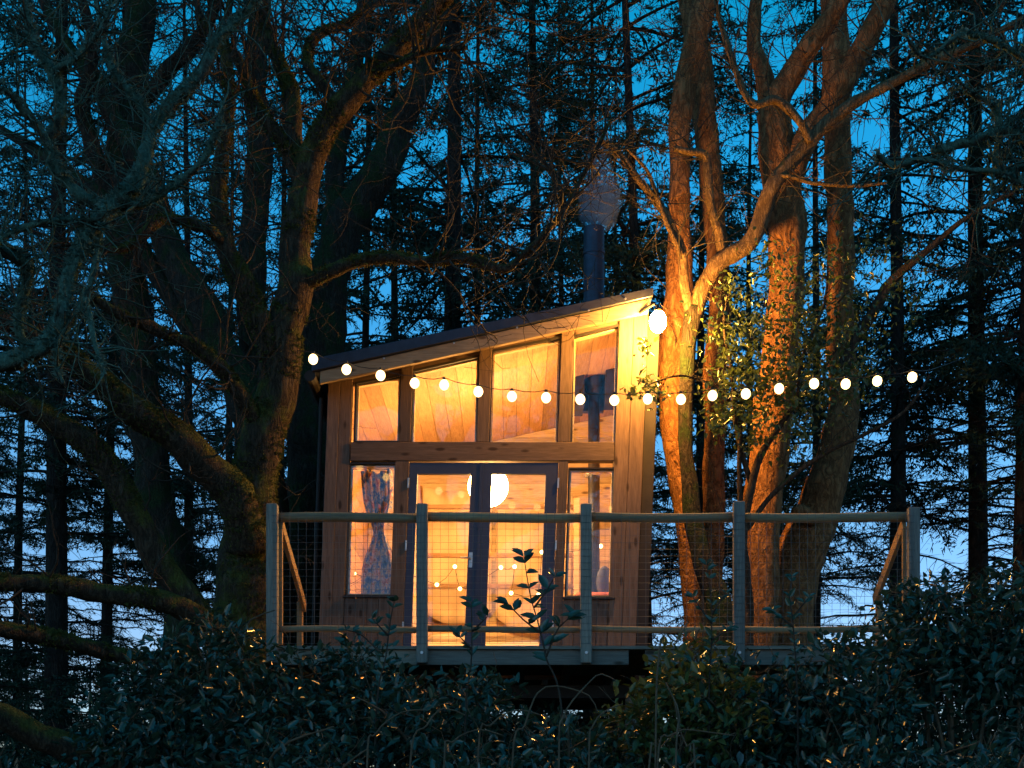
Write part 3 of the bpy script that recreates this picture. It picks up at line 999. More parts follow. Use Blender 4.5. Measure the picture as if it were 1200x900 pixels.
def twig(m, p, d, L, r, depth, up=.12, wander=.45, seg=.11):
    n = max(3, int(L / seg)); pts = [Vector(p)]; rad = [r]
    d = Vector(d)
    for i in range(n):
        d = (d + Vector((random.gauss(0, wander), random.gauss(0, wander), random.gauss(up, wander))) * .55).normalized()
        pts.append(pts[-1] + d * (L / n)); rad.append(max(.0022, r * (1 - .85 * (i + 1) / n)))
        if depth > 0 and i > 0 and random.random() < .55:
            dd = (d + Vector((random.gauss(0, .9), random.gauss(0, .9), random.gauss(.1, .9)))).normalized()
            twig(m, pts[-1], dd, L * random.uniform(.25, .55), rad[-1] * .7, depth - 1, up, wander, seg)
    m.tube(pts, rad, 5 if r > .012 else 4 if r > .006 else 3, False)


# ------------------------------------------------------------------ the big oak by the deck's corner post
def gp(px, Y): return Vector(((px - HX) / F * Y, Y, 0))


oak = Tree("mossy_oak", "big mossy oak with crooked limbs beside the deck's corner post", M['bark_oak'], gp(283, 11.35))
tr = oak.limb([(288, 745, 76), (290, 690, 68), (292, 630, 60), (296, 575, 58), (312, 500, 50), (328, 430, 47), (342, 360, 44), (350, 290, 38), (354, 225, 34)], (11.35, 11.2), "trunk", 1.1, ground=True)
l1 = oak.limb([(352, 240, 30), (368, 185, 32), (398, 135, 29), (430, 92, 27), (474, 45, 23), (520, 0, 18), (560, -50, 10)], (11.2, 10.9))
l2 = oak.limb([(353, 225, 22), (346, 165, 20), (341, 110, 19), (326, 70, 15), (308, 30, 14), (300, -30, 10)], (11.2, 11.5))
l3 = oak.limb([(292, 640, 50), (276, 580, 46), (243, 545, 42), (195, 507, 37), (145, 470, 32), (95, 432, 29), (50, 402, 25), (5, 376, 20), (-60, 350, 14)], (11.2, 9.7), rough=1.3)
l4 = oak.limb([(316, 420, 26), (300, 372, 30), (284, 330, 28), (264, 287, 24), (258, 235, 20), (262, 170, 17), (268, 105, 14), (264, 40, 10), (275, -20, 8)], (11.15, 10.6), rough=1.3)
l5 = oak.limb([(316, 520, 18), (298, 488, 20), (272, 450, 19), (232, 408, 18), (185, 388, 15), (145, 372, 12), (105, 345, 9), (80, 330, 5)], (11.3, 10.2), rough=1.4)
l6 = oak.limb([(352, 335, 18), (372, 326, 17), (405, 312, 15), (450, 300, 14), (500, 306, 13), (545, 303, 13), (588, 314, 10), (610, 300, 7), (652, 258, 6), (690, 195, 5), (716, 140, 3)], (11.2, 10.7), rough=1.5)
l7 = oak.limb([(262, 285, 12), (245, 270, 12), (205, 258, 11), (180, 262, 12), (150, 290, 9), (110, 292, 7), (60, 285, 6)], (10.9, 10.2), rough=1.6)
l8 = oak.limb([(398, 135, 15), (385, 110, 14), (360, 75, 13), (372, 40, 11), (410, 25, 9), (450, -5, 7)], (11.1, 11.4))
l9 = oak.limb([(354, 225, 16), (330, 170, 15), (300, 120, 15), (280, 70, 12), (240, 30, 9), (225, -20, 6)], (11.2, 10.9))
l10 = oak.limb([(440, 85, 12), (470, 74, 9), (500, 60, 7), (548, 55, 5)], (11.0, 10.7))
# low limbs sweeping out over the slope
l11 = oak.limb([(280, 790, 40), (258, 745, 30), (222, 712, 30), (184, 655, 31), (152, 595, 32), (120, 543, 30), (72, 500, 26), (20, 472, 22), (-50, 452, 18)], (11.3, 10.2), rough=1.1)
l12 = oak.limb([(278, 790, 34), (250, 742, 30), (215, 718, 28), (172, 702, 25), (120, 694, 23), (60, 686, 21), (0, 682, 19), (-70, 682, 16)], (11.2, 9.6), rough=1.2)
l13 = oak.limb([(275, 810, 26), (220, 778, 18), (150, 772, 18), (95, 758, 20), (45, 745, 20), (0, 736, 20), (-60, 725, 18)], (11.2, 9.4), rough=1.2)
for p_, c_, L_ in ((l1, 26, 1.4), (l2, 28, 1.3), (l3, 36, 1.1), (l4, 26, 1.0), (l5, 24, .9), (l6, 44, 1.25), (l7, 30, .9), (l8, 20, 1.0), (l9, 26, 1.1), (l10, 22, 1.1), (l11, 12, .8), (l12, 12, .6), (l13, 8, .5)):
    oak.twigs(p_, c_, L_)
oak.twigs(tr, 10, .5, .008, 1, t0=.3)
oak.finish()
tufts(oak, 5, 1500, .022, M['moss'], "moss", .7, .03)

# stem lying low in front
low = Tree("fallen_limb", "thick mossy limb leaning low below the oak's branches", M['bark_oak'], gp(170, 9.3), cat="fallen limb")
low.limb([(170, 935, 44), (130, 893, 36), (85, 876, 36), (45, 862, 33), (0, 842, 30), (-70, 820, 26)], (9.3, 8.8), "trunk", 1.3, ground=True)
low.finish()

# dark trunks behind the oak
tb = Tree("mossy_tree", "straight dark mossy trunk rising between the oak and the cabin wall", M['bark_dark'], gp(352, 15.6))
a = tb.limb([(352, 720, 52), (360, 600, 54), (366, 500, 56), (376, 400, 54), (386, 320, 50), (408, 262, 46), (445, 200, 38), (472, 140, 34), (492, 90, 28), (512, 20, 22), (520, -60, 14)], 15.6, "trunk", ground=True)
b = tb.limb([(384, 330, 28), (392, 250, 24), (398, 160, 22), (420, 60, 18), (430, -40, 12)], (15.6, 16))
tb.twigs(a, 18, 1.6, .014); tb.twigs(b, 14, 1.5, .014); tb.finish()
tcx = Tree("mossy_tree", "slim dark mossy trunk standing right behind the oak's upright limb", M['bark_dark'], gp(290, 14.6))
a = tcx.limb([(285, 720, 34), (290, 560, 34), (294, 420, 33), (297, 300, 32), (303, 180, 30), (300, 90, 28), (305, 0, 24), (300, -80, 16)], 14.6, "trunk", ground=True)
tcx.twigs(a, 22, 1.4, .014); tcx.finish()
td = Tree("leaning_tree", "dark trunk leaning away steeply behind the oak's crooked limbs", M['bark_dark'], gp(330, 13.6))
a = td.limb([(318, 620, 46), (288, 470, 42), (255, 395, 40), (220, 330, 38), (190, 270, 34), (168, 200, 28), (120, 110, 22), (70, 40, 16), (30, -40, 10)], (13.6, 14.4), "trunk", ground=True)
b = td.limb([(262, 405, 26), (228, 385, 24), (165, 290, 22), (130, 240, 18), (60, 190, 14), (0, 150, 9)], (13.8, 14.6))
td.twigs(a, 22, 1.4, .014); td.twigs(b, 16, 1.2, .012); td.finish()
te = Tree("leaning_tree", "broad dark trunk behind the oak's low sweeping limbs", M['bark_dark'], gp(215, 14.5))
a = te.limb([(210, 700, 44), (180, 580, 42), (165, 450, 40), (150, 330, 44), (145, 220, 46), (150, 110, 44), (165, 20, 36), (170, -60, 24)], 14.5, "trunk", ground=True)
b = te.limb([(150, 300, 22), (120, 200, 20), (98, 130, 18), (110, 60, 14), (90, -20, 10)], (14.5, 13.8))
c = te.limb([(150, 130, 20), (190, 90, 18), (220, 60, 17), (250, 20, 14), (260, -30, 10)], (14.4, 14))
te.twigs(a, 20, 1.4, .014); te.twigs(b, 14, 1.2); te.twigs(c, 14, 1.2); te.finish()

# ------------------------------------------------------------------ lichen covered branches nearer to the camera
lt = Tree("lichen_tree", "crooked tree with pale lichen on its branches, growing before the oak", M['lichen'], gp(-110, 7.9))
a0 = lt.limb([(-110, 900, 70), (-105, 700, 62), (-90, 560, 56), (-75, 470, 48), (-55, 420, 40)], 7.9, "trunk", ground=True)
a1 = lt.limb([(-60, 430, 34), (-10, 430, 22), (40, 412, 18), (68, 380, 17), (80, 330, 16), (100, 285, 17), (128, 245, 19), (158, 210, 17), (180, 150, 15), (212, 112, 15), (238, 85, 13), (256, 45, 12), (285, 15, 10), (320, -20, 8)], (7.9, 8.2), rough=1.6)
a2 = lt.limb([(126, 246, 15), (95, 232, 15), (72, 205, 14), (58, 165, 13), (72, 128, 13), (60, 85, 12), (40, 50, 10), (30, 0, 8), (28, -30, 6)], (8.1, 7.9), rough=1.8)
a3 = lt.limb([(72, 205, 10), (52, 160, 11), (28, 128, 12), (8, 108, 11), (-20, 96, 10)], (8.0, 7.7), rough=1.8)
a4 = lt.limb([(128, 245, 12), (165, 238, 11), (205, 215, 10), (235, 190, 9), (252, 160, 8), (262, 120, 6)], (8.1, 7.9), rough=1.8)
a5 = lt.limb([(180, 150, 9), (165, 120, 10), (145, 98, 10), (128, 70, 8), (118, 30, 7), (110, -20, 5)], (8.1, 8.3), rough=1.8)
a6 = lt.limb([(-50, 330, 26), (-15, 290, 22), (8, 296, 18), (30, 308, 17), (32, 330, 13), (22, 365, 12), (24, 395, 10), (45, 410, 7)], (7.9, 8.3), rough=1.5)
a7 = lt.limb([(-40, 300, 14), (5, 276, 7), (50, 262, 7), (95, 258, 6), (128, 268, 5)], (7.8, 8.0), rough=1.8)
a8 = lt.limb([(120, 260, 8), (114, 290, 7), (108, 330, 7), (92, 360, 7), (75, 390, 7), (66, 425, 6), (74, 450, 4)], (8.1, 7.9), rough=1.8)
a9 = lt.limb([(60, 85, 8), (88, 70, 9), (105, 50, 8), (122, 30, 6), (135, -15, 5)], (7.95, 7.8), rough=1.8)
a10 = lt.limb([(100, 350, 6), (106, 375, 7), (114, 410, 6), (124, 440, 4)], (7.9, 7.8), rough=1.8)
for p_, c_, L_ in ((a1, 60, .65), (a2, 46, .6), (a3, 28, .5), (a4, 32, .55), (a5, 26, .55), (a6, 30, .6), (a7, 26, .55), (a8, 28, .5), (a9, 20, .5), (a10, 14, .4)):
    lt.twigs(p_, c_, L_, .008, 2, .05, .15, .6)
lt.finish(M['lichen'])
tufts(lt, 6, 1300, .026, M['lichentuft'], "lichen", .3)

rt = Tree("lichen_tree", "lichen crusted branches reaching in past the red trunks' leaning limb", M['lichen'], gp(1330, 8.6))
b0 = rt.limb([(1330, 900, 60), (1325, 600, 54), (1318, 350, 46), (1310, 230, 36), (1300, 150, 30)], 8.6, "trunk", ground=True)
b1 = rt.limb([(1305, 180, 20), (1250, 165, 14), (1200, 160, 11), (1175, 152, 10), (1140, 165, 10), (1110, 174, 9), (1092, 178, 8)], (8.6, 8.3), rough=1.8)
b2 = rt.limb([(1312, 250, 20), (1260, 215, 14), (1200, 197, 11), (1176, 204, 10), (1168, 185, 9), (1170, 155, 8), (1166, 125, 7), (1140, 110, 5), (1120, 90, 4)], (8.6, 8.4), rough=1.8)
b3 = rt.limb([(1308, 240, 16), (1240, 230, 10), (1176, 205, 9), (1160, 200, 7), (1120, 198, 6), (1080, 188, 7), (1046, 193, 8), (1028, 180, 5)], (8.6, 8.1), rough=1.8)
b4 = rt.limb([(1300, 150, 16), (1230, 90, 10), (1180, 55, 8), (1130, 40, 7), (1085, 68, 5), (1060, 40, 4)], (8.6, 8.2), rough=1.8)
for p_ in (b1, b2, b3, b4): rt.twigs(p_, 34, .6, .008, 2, .05, .15, .6)
rt.finish(M['lichen'])
tufts(rt, 7, 1300, .026, M['lichentuft'], "lichen", .3)

# ------------------------------------------------------------------ red-barked trunks right of the cabin
e1 = Tree("red_pine", "twin red-barked tree growing closest to the cabin's lamp corner", M['bark_red'], gp(830, 13.55))
t1 = e1.limb([(833, 770, 62), (826, 720, 48), (812, 650, 34), (801, 580, 30), (790, 500, 31), (787, 450, 33), (790, 390, 36), (796, 320, 32), (796, 250, 25), (796, 180, 25), (802, 110, 27), (818, 30, 30), (832, -40, 26)], (13.55, 13.5), "trunk", .8, ground=True, kink=.5)
t2 = e1.limb([(830, 700, 30), (836, 610, 26), (838, 520, 25), (838, 440, 27), (844, 370, 28), (842, 300, 26), (834, 220, 26), (826, 140, 28), (818, 60, 28), (800, -40, 22)], (13.6, 14.1), "trunk", .8, kink=.5)
e1.twigs(t1, 12, .8, .01, 2, t0=.6); e1.twigs(t2, 12, .8, .01, 2, t0=.6); e1.finish()

g1 = Tree("red_pine", "broad plated red trunk forking high, behind the second deck post from the right-hand brace", M['bark_red'], gp(888, 13.35))
t3 = g1.limb([(888, 760, 48), (890, 700, 42), (892, 620, 44), (902, 520, 46), (914, 420, 44), (922, 330, 42), (920, 250, 44), (912, 190, 44), (908, 138, 42), (911, 112, 14)], 13.35, "trunk", .9, ground=True, kink=.6)
t4 = g1.limb([(907, 150, 30), (899, 108, 24), (890, 70, 20), (884, 30, 17), (892, -30, 12)], (13.35, 13.7), rough=.8)
t5 = g1.limb([(910, 150, 34), (914, 118, 32), (928, 90, 28), (952, 50, 25), (978, 10, 22), (1000, -40, 16)], (13.35, 13.1), rough=.8)
t6 = g1.limb([(915, 230, 32), (945, 170, 30), (975, 120, 28), (1005, 70, 27), (1030, 20, 25), (1060, -50, 20)], (13.3, 13.0), rough=.8)
g1.twigs(t4, 10, .9, .01); g1.twigs(t5, 14, .9, .01); g1.twigs(t6, 16, .9, .01); g1.finish()

h1 = Tree("red_pine", "bowed red trunk swelling to a mossy foot behind the deck railing", M['bark_red'], gp(925, 13.95))
t7 = h1.limb([(925, 790, 62), (926, 720, 58), (938, 650, 56), (960, 590, 52), (980, 530, 42), (988, 470, 36), (985, 400, 34), (985, 300, 33), (982, 200, 32), (980, 100, 32), (976, 20, 30), (972, -50, 24)], (13.95, 14.6), "trunk", .9, ground=True, kink=.5)
t8 = h1.limb([(984, 440, 16), (1000, 400, 14), (1025, 362, 13), (1050, 325, 11), (1095, 285, 8), (1140, 250, 5), (1190, 225, 3)], (14.1, 13.5), mat=M['bark_brown'])
h1.limb([(953, 610, 18), (940, 598, 14), (930, 600, 9)], (13.85, 13.6), "stub")
h1.twigs(t7, 14, 1.0, .01, 2, t0=.55); h1.twigs(t8, 14, .8, .008); h1.finish()

f1 = Tree("forked_tree", "dark slender trunk forking above the lamp into long bare limbs", M['bark_lit_limb'], gp(842, 12.95))
t9 = f1.limb([(848, 780, 40), (838, 700, 30), (820, 640, 22), (808, 570, 19), (803, 490, 18), (806, 420, 20), (812, 360, 22)], 12.95, "trunk", ground=True, kink=.6, mat=M['bark_dark'])  # darker bark than the limbs paints in the trunk's unlit side
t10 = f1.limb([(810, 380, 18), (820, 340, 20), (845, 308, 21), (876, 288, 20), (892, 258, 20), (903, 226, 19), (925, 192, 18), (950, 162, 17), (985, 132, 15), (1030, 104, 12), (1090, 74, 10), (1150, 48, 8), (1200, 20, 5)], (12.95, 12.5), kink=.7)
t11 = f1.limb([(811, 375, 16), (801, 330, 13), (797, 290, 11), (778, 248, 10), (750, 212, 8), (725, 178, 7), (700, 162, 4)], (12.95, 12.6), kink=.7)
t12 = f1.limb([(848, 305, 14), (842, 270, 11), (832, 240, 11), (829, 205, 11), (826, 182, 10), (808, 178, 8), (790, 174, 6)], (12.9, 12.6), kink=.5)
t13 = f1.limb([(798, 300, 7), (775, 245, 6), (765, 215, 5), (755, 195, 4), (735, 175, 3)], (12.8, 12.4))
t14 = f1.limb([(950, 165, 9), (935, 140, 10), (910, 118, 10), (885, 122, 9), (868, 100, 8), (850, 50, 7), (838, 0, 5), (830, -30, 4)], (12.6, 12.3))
t15 = f1.limb([(882, 282, 8), (905, 210, 5), (955, 215, 5), (1000, 218, 4), (1040, 214, 3)], (12.8, 12.4))
for p_, c_, L_ in ((t10, 54, .9), (t11, 30, .8), (t12, 14, .6), (t13, 14, .5), (t14, 26, .8), (t15, 14, .5)): f1.twigs(p_, c_, L_, .008, 2)
f1.finish()

# ------------------------------------------------------------------ leaves
def leaf_arrays(pos, dirs, nrm, L, W, fold=.25):
    """folded six-point leaves; pos, dirs, nrm (n,3); L, W (n,)"""
    d = dirs / np.linalg.norm(dirs, axis=1, keepdims=True)
    s = np.cross(d, nrm); s /= np.maximum(np.linalg.norm(s, axis=1, keepdims=True), 1e-6)
    u = np.cross(s, d)
    L = L[:, None]; W = W[:, None]
    out = np.empty((len(pos), 6, 3))
    out[:, 0] = pos
    out[:, 1] = pos + d * L * .33 + s * W * .5 + u * W * fold
    out[:, 2] = pos + d * L * .70 + s * W * .40 + u * W * fold * .7 - u * L * .04
    out[:, 3] = pos + d * L - u * L * .12
    out[:, 4] = pos + d * L * .70 - s * W * .40 + u * W * fold * .7 - u * L * .04
    out[:, 5] = pos + d * L * .33 - s * W * .5 + u * W * fold
    n = len(pos)
    base = np.arange(n)[:, None] * 6
    Fq = np.concatenate([base + np.array([0, 3, 2, 1]), base + np.array([0, 5, 4, 3])], axis=0)
    return out.reshape(-1, 3), Fq


LEAF = np_mesh("leaf", *leaf_arrays(np.zeros((1, 3)), np.array([[0., 1, 0]]), np.array([[0., 0, 1]]), np.array([1.0]), np.array([.46])))
LEAF.materials.append(M['holly'])


def add_leaf(parent, p, d, nrm, L):
    d = Vector(d).normalized(); s = d.cross(Vector(nrm)).normalized(); u = s.cross(d)
    o = bpy.data.objects.new("leaf", LEAF)
    link(o, parent, p)
    mt = Matrix((s, d, u)).transposed().to_4x4()
    o.rotation_euler = mt.to_euler(); o.scale = (L, L, L)
    return o


def shrub(name, label, px, top, Y, hw_px, seed, leaf=.088, dens=1.15, mat='holly', depth=.9, singles=24, lobes=34, cat="bush", stems=10, group="evergreen bushes below the deck"):
    r = np.random.default_rng(seed); rnd = random.Random(seed)
    ztop = P(0, top, Y).z; hw = hw_px / F * Y; cx = P(px, 0, Y).x
    o = thing(name, label, cat, (cx, Y, 0), group)
    cs = []; rs = []
    for k in range(lobes):
        a = rnd.uniform(0, 2 * math.pi); q = rnd.random() ** .5
        x = cx + math.cos(a) * q * hw * .85; y = Y + math.sin(a) * q * depth * .8
        rr = rnd.uniform(.16, .34)
        hmax = ztop - rr - (q ** 2) * (ztop * .12) - rnd.random() * .16
        if k % 3 == 2: z = rnd.uniform(.5, hmax)
        else: z = hmax - abs(rnd.gauss(0, .5))
        z = max(rr + .15, z)
        cs.append((x, y, z)); rs.append(rr)
    cs = np.array(cs); rs = np.array(rs)
    nl = (rs ** 2 * 2100 * dens * (.075 / leaf) ** 2).astype(int)
    idx = np.repeat(np.arange(lobes), nl); n = len(idx)
    dv = r.normal(size=(n, 3)); dv /= np.linalg.norm(dv, axis=1, keepdims=True)
    rad = rs[idx] * (.35 + .75 * r.random(n) ** .5)
    pos = cs[idx] + dv * rad[:, None] * np.array([1.05, 1.05, .85])
    dirs = dv * .7 + r.normal(size=(n, 3)) * .75
    nrm = dv * .5 + np.array([0, 0, .8]) + r.normal(size=(n, 3)) * .55
    L = leaf * (.6 + .7 * r.random(n))
    V, Fq = leaf_arrays(pos - np.array([cx, Y, 0]), dirs, nrm, L, L * (.38 + .14 * r.random(n)))
    f = obj("foliage", np_mesh("foliage", V, Fq), M[mat], o, (cx, Y, 0)); f["kind"] = "stuff"
    # stems and twigs
    m = MB()
    for k in range(stems):
        c = Vector(cs[rnd.randrange(lobes)])
        b = Vector((cx + rnd.gauss(0, .15), Y + rnd.gauss(0, .12), -.05))
        mid = (b + c) / 2 + Vector((rnd.gauss(0, .15), rnd.gauss(0, .15), 0))
        op, orr = spline([b, mid, c, c + Vector((rnd.gauss(0, .2), rnd.gauss(-.1, .2), rs.mean()))], [.028, .02, .011, .004], .12)
        m.tube(op, orr, 6, True)
    for k in range(lobes):
        for j in range(4):
            d = Vector((rnd.gauss(0, 1), rnd.gauss(-.3, 1), rnd.gauss(.3, .8))).normalized()
            twig(m, Vector(cs[k]), d, rs[k] * 1.25, .006, 1, .05, .5)
    m.build("stems", M['drytwig'], o, smooth=True, kind="stuff")
    # single leaves that stand clear on the camera side
    front = np.where((dv[:, 1] < -.25) & (rad > rs[idx] * .95))[0]
    for i in r.choice(front, min(singles, len(front)), replace=False):
        off = dv[i] * .03
        add_leaf(o, Vector(pos[i] + off), dirs[i] + np.array([0, -.1, 0]), nrm[i] + np.array([0, -.6, 0]), leaf * 1.15)
    return o


shrub("holly_bush", "dense dark evergreen bush heaped against the oak's foot", 262, 688, 10.1, 100, 1, singles=30)
shrub("holly_bush", "dark evergreen bush in the shade beneath the oak's lowest limbs", 150, 772, 9.6, 115, 2)
shrub("holly_bush", "evergreen bush below the limb that leans low, far from the deck", 30, 838, 9.4, 100, 3)
shrub("holly_bush", "evergreen bush below the narrow curtained window", 395, 716, 9.9, 95, 4, singles=30)
shrub("holly_bush", "evergreen bush below the door with the handle", 525, 742, 9.7, 90, 5, singles=30)
shrub("holly_bush", "low evergreen bush with brown stems under the deck's middle post", 665, 800, 9.3, 105, 6)
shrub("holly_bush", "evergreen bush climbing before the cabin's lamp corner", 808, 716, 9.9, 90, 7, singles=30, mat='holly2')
shrub("holly_bush", "evergreen bush under the railing before the broad red trunk", 905, 726, 9.8, 90, 8)
shrub("holly_bush", "evergreen bush under the railing before the bowed trunk's foot", 1000, 716, 9.7, 85, 9)
shrub("holly_bush", "tall evergreen bush swallowing the railing's last post", 1112, 612, 10.0, 85, 10, singles=30)
shrub("holly_bush", "evergreen bush rising beyond the railing's last post, farthest from the cabin", 1192, 618, 9.7, 80, 11)
shrub("holly_bush", "leafy bush filling the dark gap under the deck's rim board", 600, 812, 9.6, 80, 18)
shrub("holly_bush", "dim bush growing in the dark right beneath the deck boards", 700, 822, 11.6, 90, 19, singles=6)
shrub("holly_bush", "dim bush crowding the stilts beneath the cabin doors", 632, 818, 11.9, 90, 20, singles=6)
shrub("holly_bush", "low leafy bush in front of the bush that heaps on the oak's foot", 330, 830, 8.7, 120, 12)
shrub("holly_bush", "low leafy bush in front of the bush below the doors", 540, 845, 8.6, 110, 13)
shrub("holly_bush", "low leafy bush in front of the bush at the lamp corner", 800, 845, 8.6, 120, 14)
shrub("holly_bush", "low leafy bush in front of the bush before the bowed trunk", 990, 835, 8.7, 110, 15)
shrub("holly_bush", "low leafy bush in front of the bush beyond the last post", 1140, 830, 8.8, 90, 16)
shrub("holly_bush", "low leafy bush in front of the bush beneath the lowest limbs", 130, 870, 8.8, 100, 17)

# brown arching stems tangled before the deck
def bramble(label, specs, Y, base):
    o = thing("bramble", label, "bramble", gp(base, Y), "brown arching stems")
    for pts in specs:
        m = MB()
        W = [P(a, b, Y - .05 + .02 * i) for i, (a, b) in enumerate(pts)]
        W.insert(0, Vector((W[0].x, Y, -.05)))
        R = list(np.linspace(.008, .004, len(W)))
        op, orr = spline(W, R, .05)
        m.tube(op, orr, 6); m.build("stem", M['drytwig'], o, smooth=True)
    return o


bramble("arching brown stems looping out of the low bush under the middle post", [
    [(600, 900), (615, 850), (630, 812), (652, 804), (690, 815), (700, 835)],
    [(560, 890), (575, 850), (605, 832), (640, 840)],
    [(655, 900), (660, 840), (690, 800), (705, 790), (722, 798)],
    [(690, 905), (695, 850), (715, 830), (730, 825)]], 8.3, 630)
bramble("splayed brown stems fanning out below the cabin's lamp corner", [
    [(770, 905), (785, 862), (800, 855), (830, 858), (860, 862)],
    [(792, 900), (796, 840), (786, 812), (780, 800)],
    [(760, 905), (775, 875), (797, 856)],
    [(815, 905), (805, 875), (797, 856), (790, 820)],
    [(770, 790), (792, 752), (800, 740), (806, 728)]], 8.2, 795)
bramble("thin brown stems leaning through the bush below the doors", [
    [(480, 905), (500, 850), (520, 830), (545, 838)],
    [(430, 905), (440, 860), (470, 835), (500, 832)],
    [(520, 905), (530, 870), (560, 855), (590, 862)]], 8.2, 490)

# young leafy shoots standing before the doors
def sapling(label, stems, Y, seed, L):
    rnd = random.Random(seed)
    base = stems[0][0][0]
    o = thing("sapling", label, "sapling", gp(base, Y), "leafy shoots before the cabin")
    for pts in stems:
        W = [P(a, b, Y) for a, b in pts]
        if pts is stems[0]:
            W.insert(0, Vector((W[0].x, Y, -.05)))
        op, orr = spline(W, list(np.linspace(.009, .003, len(W))), .05)
        m = MB(); m.tube(op, orr, 6); m.build("stem", M['twig'], o, smooth=True)
        n = len(op)
        lo = [i for i in range(n) if op[i].z > W[-1].z - .75]
        for i in lo[::2] + lo[-2:]:
            t = (op[min(i + 1, n - 1)] - op[max(0, i - 1)]).normalized()
            for k in range(2):
                d = (t * .5 + Vector((rnd.choice((-1, 1)) * rnd.uniform(.5, 1), rnd.gauss(0, .5), rnd.uniform(-.2, .6)))).normalized()
                add_leaf(o, op[i], d, Vector((rnd.gauss(0, .4), -.8, .6)), L * rnd.uniform(.7, 1.2))


sapling("leafy shoot silhouetted against the plain right-hand door glass", [
    [(660, 860), (640, 770), (632, 735), (622, 700), (617, 672), (614, 652)], [(634, 742), (612, 725), (596, 708)], [(626, 712), (642, 690), (650, 676)], [(640, 770), (655, 735), (672, 722)]], 9.0, 3, .115)
sapling("leafy shoot silhouetted on the dark stiles between the door panes", [
    [(545, 860), (552, 780), (553, 735), (552, 705)], [(553, 740), (572, 722)], [(552, 760), (535, 742)]], 9.1, 4, .085)
sapling("leafy shoot rising under the narrow curtained window", [
    [(440, 860), (452, 770), (458, 725), (462, 705)], [(455, 745), (436, 725)], [(450, 770), (425, 745), (405, 738)]], 9.2, 5, .075)
sapling("leafy shoot rising in front of the dark forked trunk's foot", [
    [(830, 860), (834, 740), (832, 690), (828, 662)], [(834, 720), (850, 695)], [(833, 730), (812, 700)], [(834, 750), (858, 735)]], 9.4, 6, .075)
sapling("leafy shoot rising in front of the bowed trunk's mossy foot", [
    [(935, 860), (930, 740), (925, 700), (928, 676)], [(930, 722), (948, 700)], [(930, 735), (905, 715)]], 9.4, 7, .075)

# ------------------------------------------------------------------ holly tree among the red trunks
hol = Tree("holly_tree", "leafy holly with thin curving stems in front of the red trunks", M['bark_brown'], gp(878, 12.4))
s1 = hol.limb([(878, 720, 12), (872, 640, 11), (876, 590, 10), (888, 545, 9), (905, 512, 8), (935, 470, 6), (960, 440, 4), (985, 400, 3)], (12.4, 12.2), "stem", ground=True)
s2 = hol.limb([(876, 620, 7), (900, 585, 6), (935, 553, 6), (970, 530, 5), (1010, 510, 5), (1060, 482, 4), (1090, 440, 3)], (12.4, 12.0), "stem")
s3 = hol.limb([(880, 570, 7), (862, 500, 6), (858, 440, 5), (850, 390, 4), (852, 350, 3)], (12.4, 12.2), "stem")
s4 = hol.limb([(868, 660, 8), (866, 560, 6), (868, 500, 4), (870, 450, 3)], (12.4, 12.3), "stem")
s5 = hol.limb([(864, 480, 4), (835, 452, 3), (800, 440, 2.6), (770, 447, 2), (752, 455, 1.4)], (12.35, 12.1), "stem")
s6 = hol.limb([(935, 470, 5), (940, 420, 4), (965, 360, 3), (970, 310, 2)], (12.2, 12.1), "stem")
hol.twigs(s1, 14, .6, .006, 1); hol.twigs(s2, 14, .5, .005, 1); hol.twigs(s3, 12, .6, .005, 1); hol.twigs(s5, 8, .35, .004, 1); hol.twigs(s6, 10, .6, .005, 1)
r = np.random.default_rng(91)
blobs = [(755, 405, 12, 26), (762, 455, 20, 60), (740, 460, 8, 14), (855, 395, 34, 150), (870, 440, 34, 190), (905, 470, 42, 260), (935, 430, 45, 270), (890, 385, 30, 110), (960, 395, 38, 150),
         (845, 470, 26, 110), (975, 450, 36, 160), (1010, 430, 30, 90), (930, 360, 36, 110), (860, 340, 24, 60), (905, 310, 30, 70), (965, 320, 34, 80), (840, 500, 18, 50), (1000, 370, 40, 90), (880, 510, 24, 70), (1020, 300, 50, 90), (940, 510, 30, 60), (1060, 350, 45, 80)]
pos = []
for bx, by, br, bn in blobs:
    for k in range(int(bn * 1.6)):
        q = r.normal(size=3) * .55
        pos.append(tuple(P(bx + q[0] * br, by + q[1] * br, 12.2 + q[2] * .35)))
pos = np.array(pos); n = len(pos)
V, Fq = leaf_arrays(pos - np.array(hol.o.location), r.normal(size=(n, 3)) + np.array([0, 0, -.1]), r.normal(size=(n, 3)) * .6 + np.array([0, -.3, .8]), .06 * (.6 + .7 * r.random(n)), .032 * (.7 + .6 * r.random(n)))
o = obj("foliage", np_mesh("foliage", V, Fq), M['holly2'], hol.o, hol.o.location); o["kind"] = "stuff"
for i in r.choice(n, 60, replace=False):
    add_leaf(hol.o, Vector(pos[i]) + Vector((0, -.06, 0)), r.normal(size=3), Vector((0, -.6, .7)) + Vector(r.normal(size=3) * .3), .075)
hol.finish()

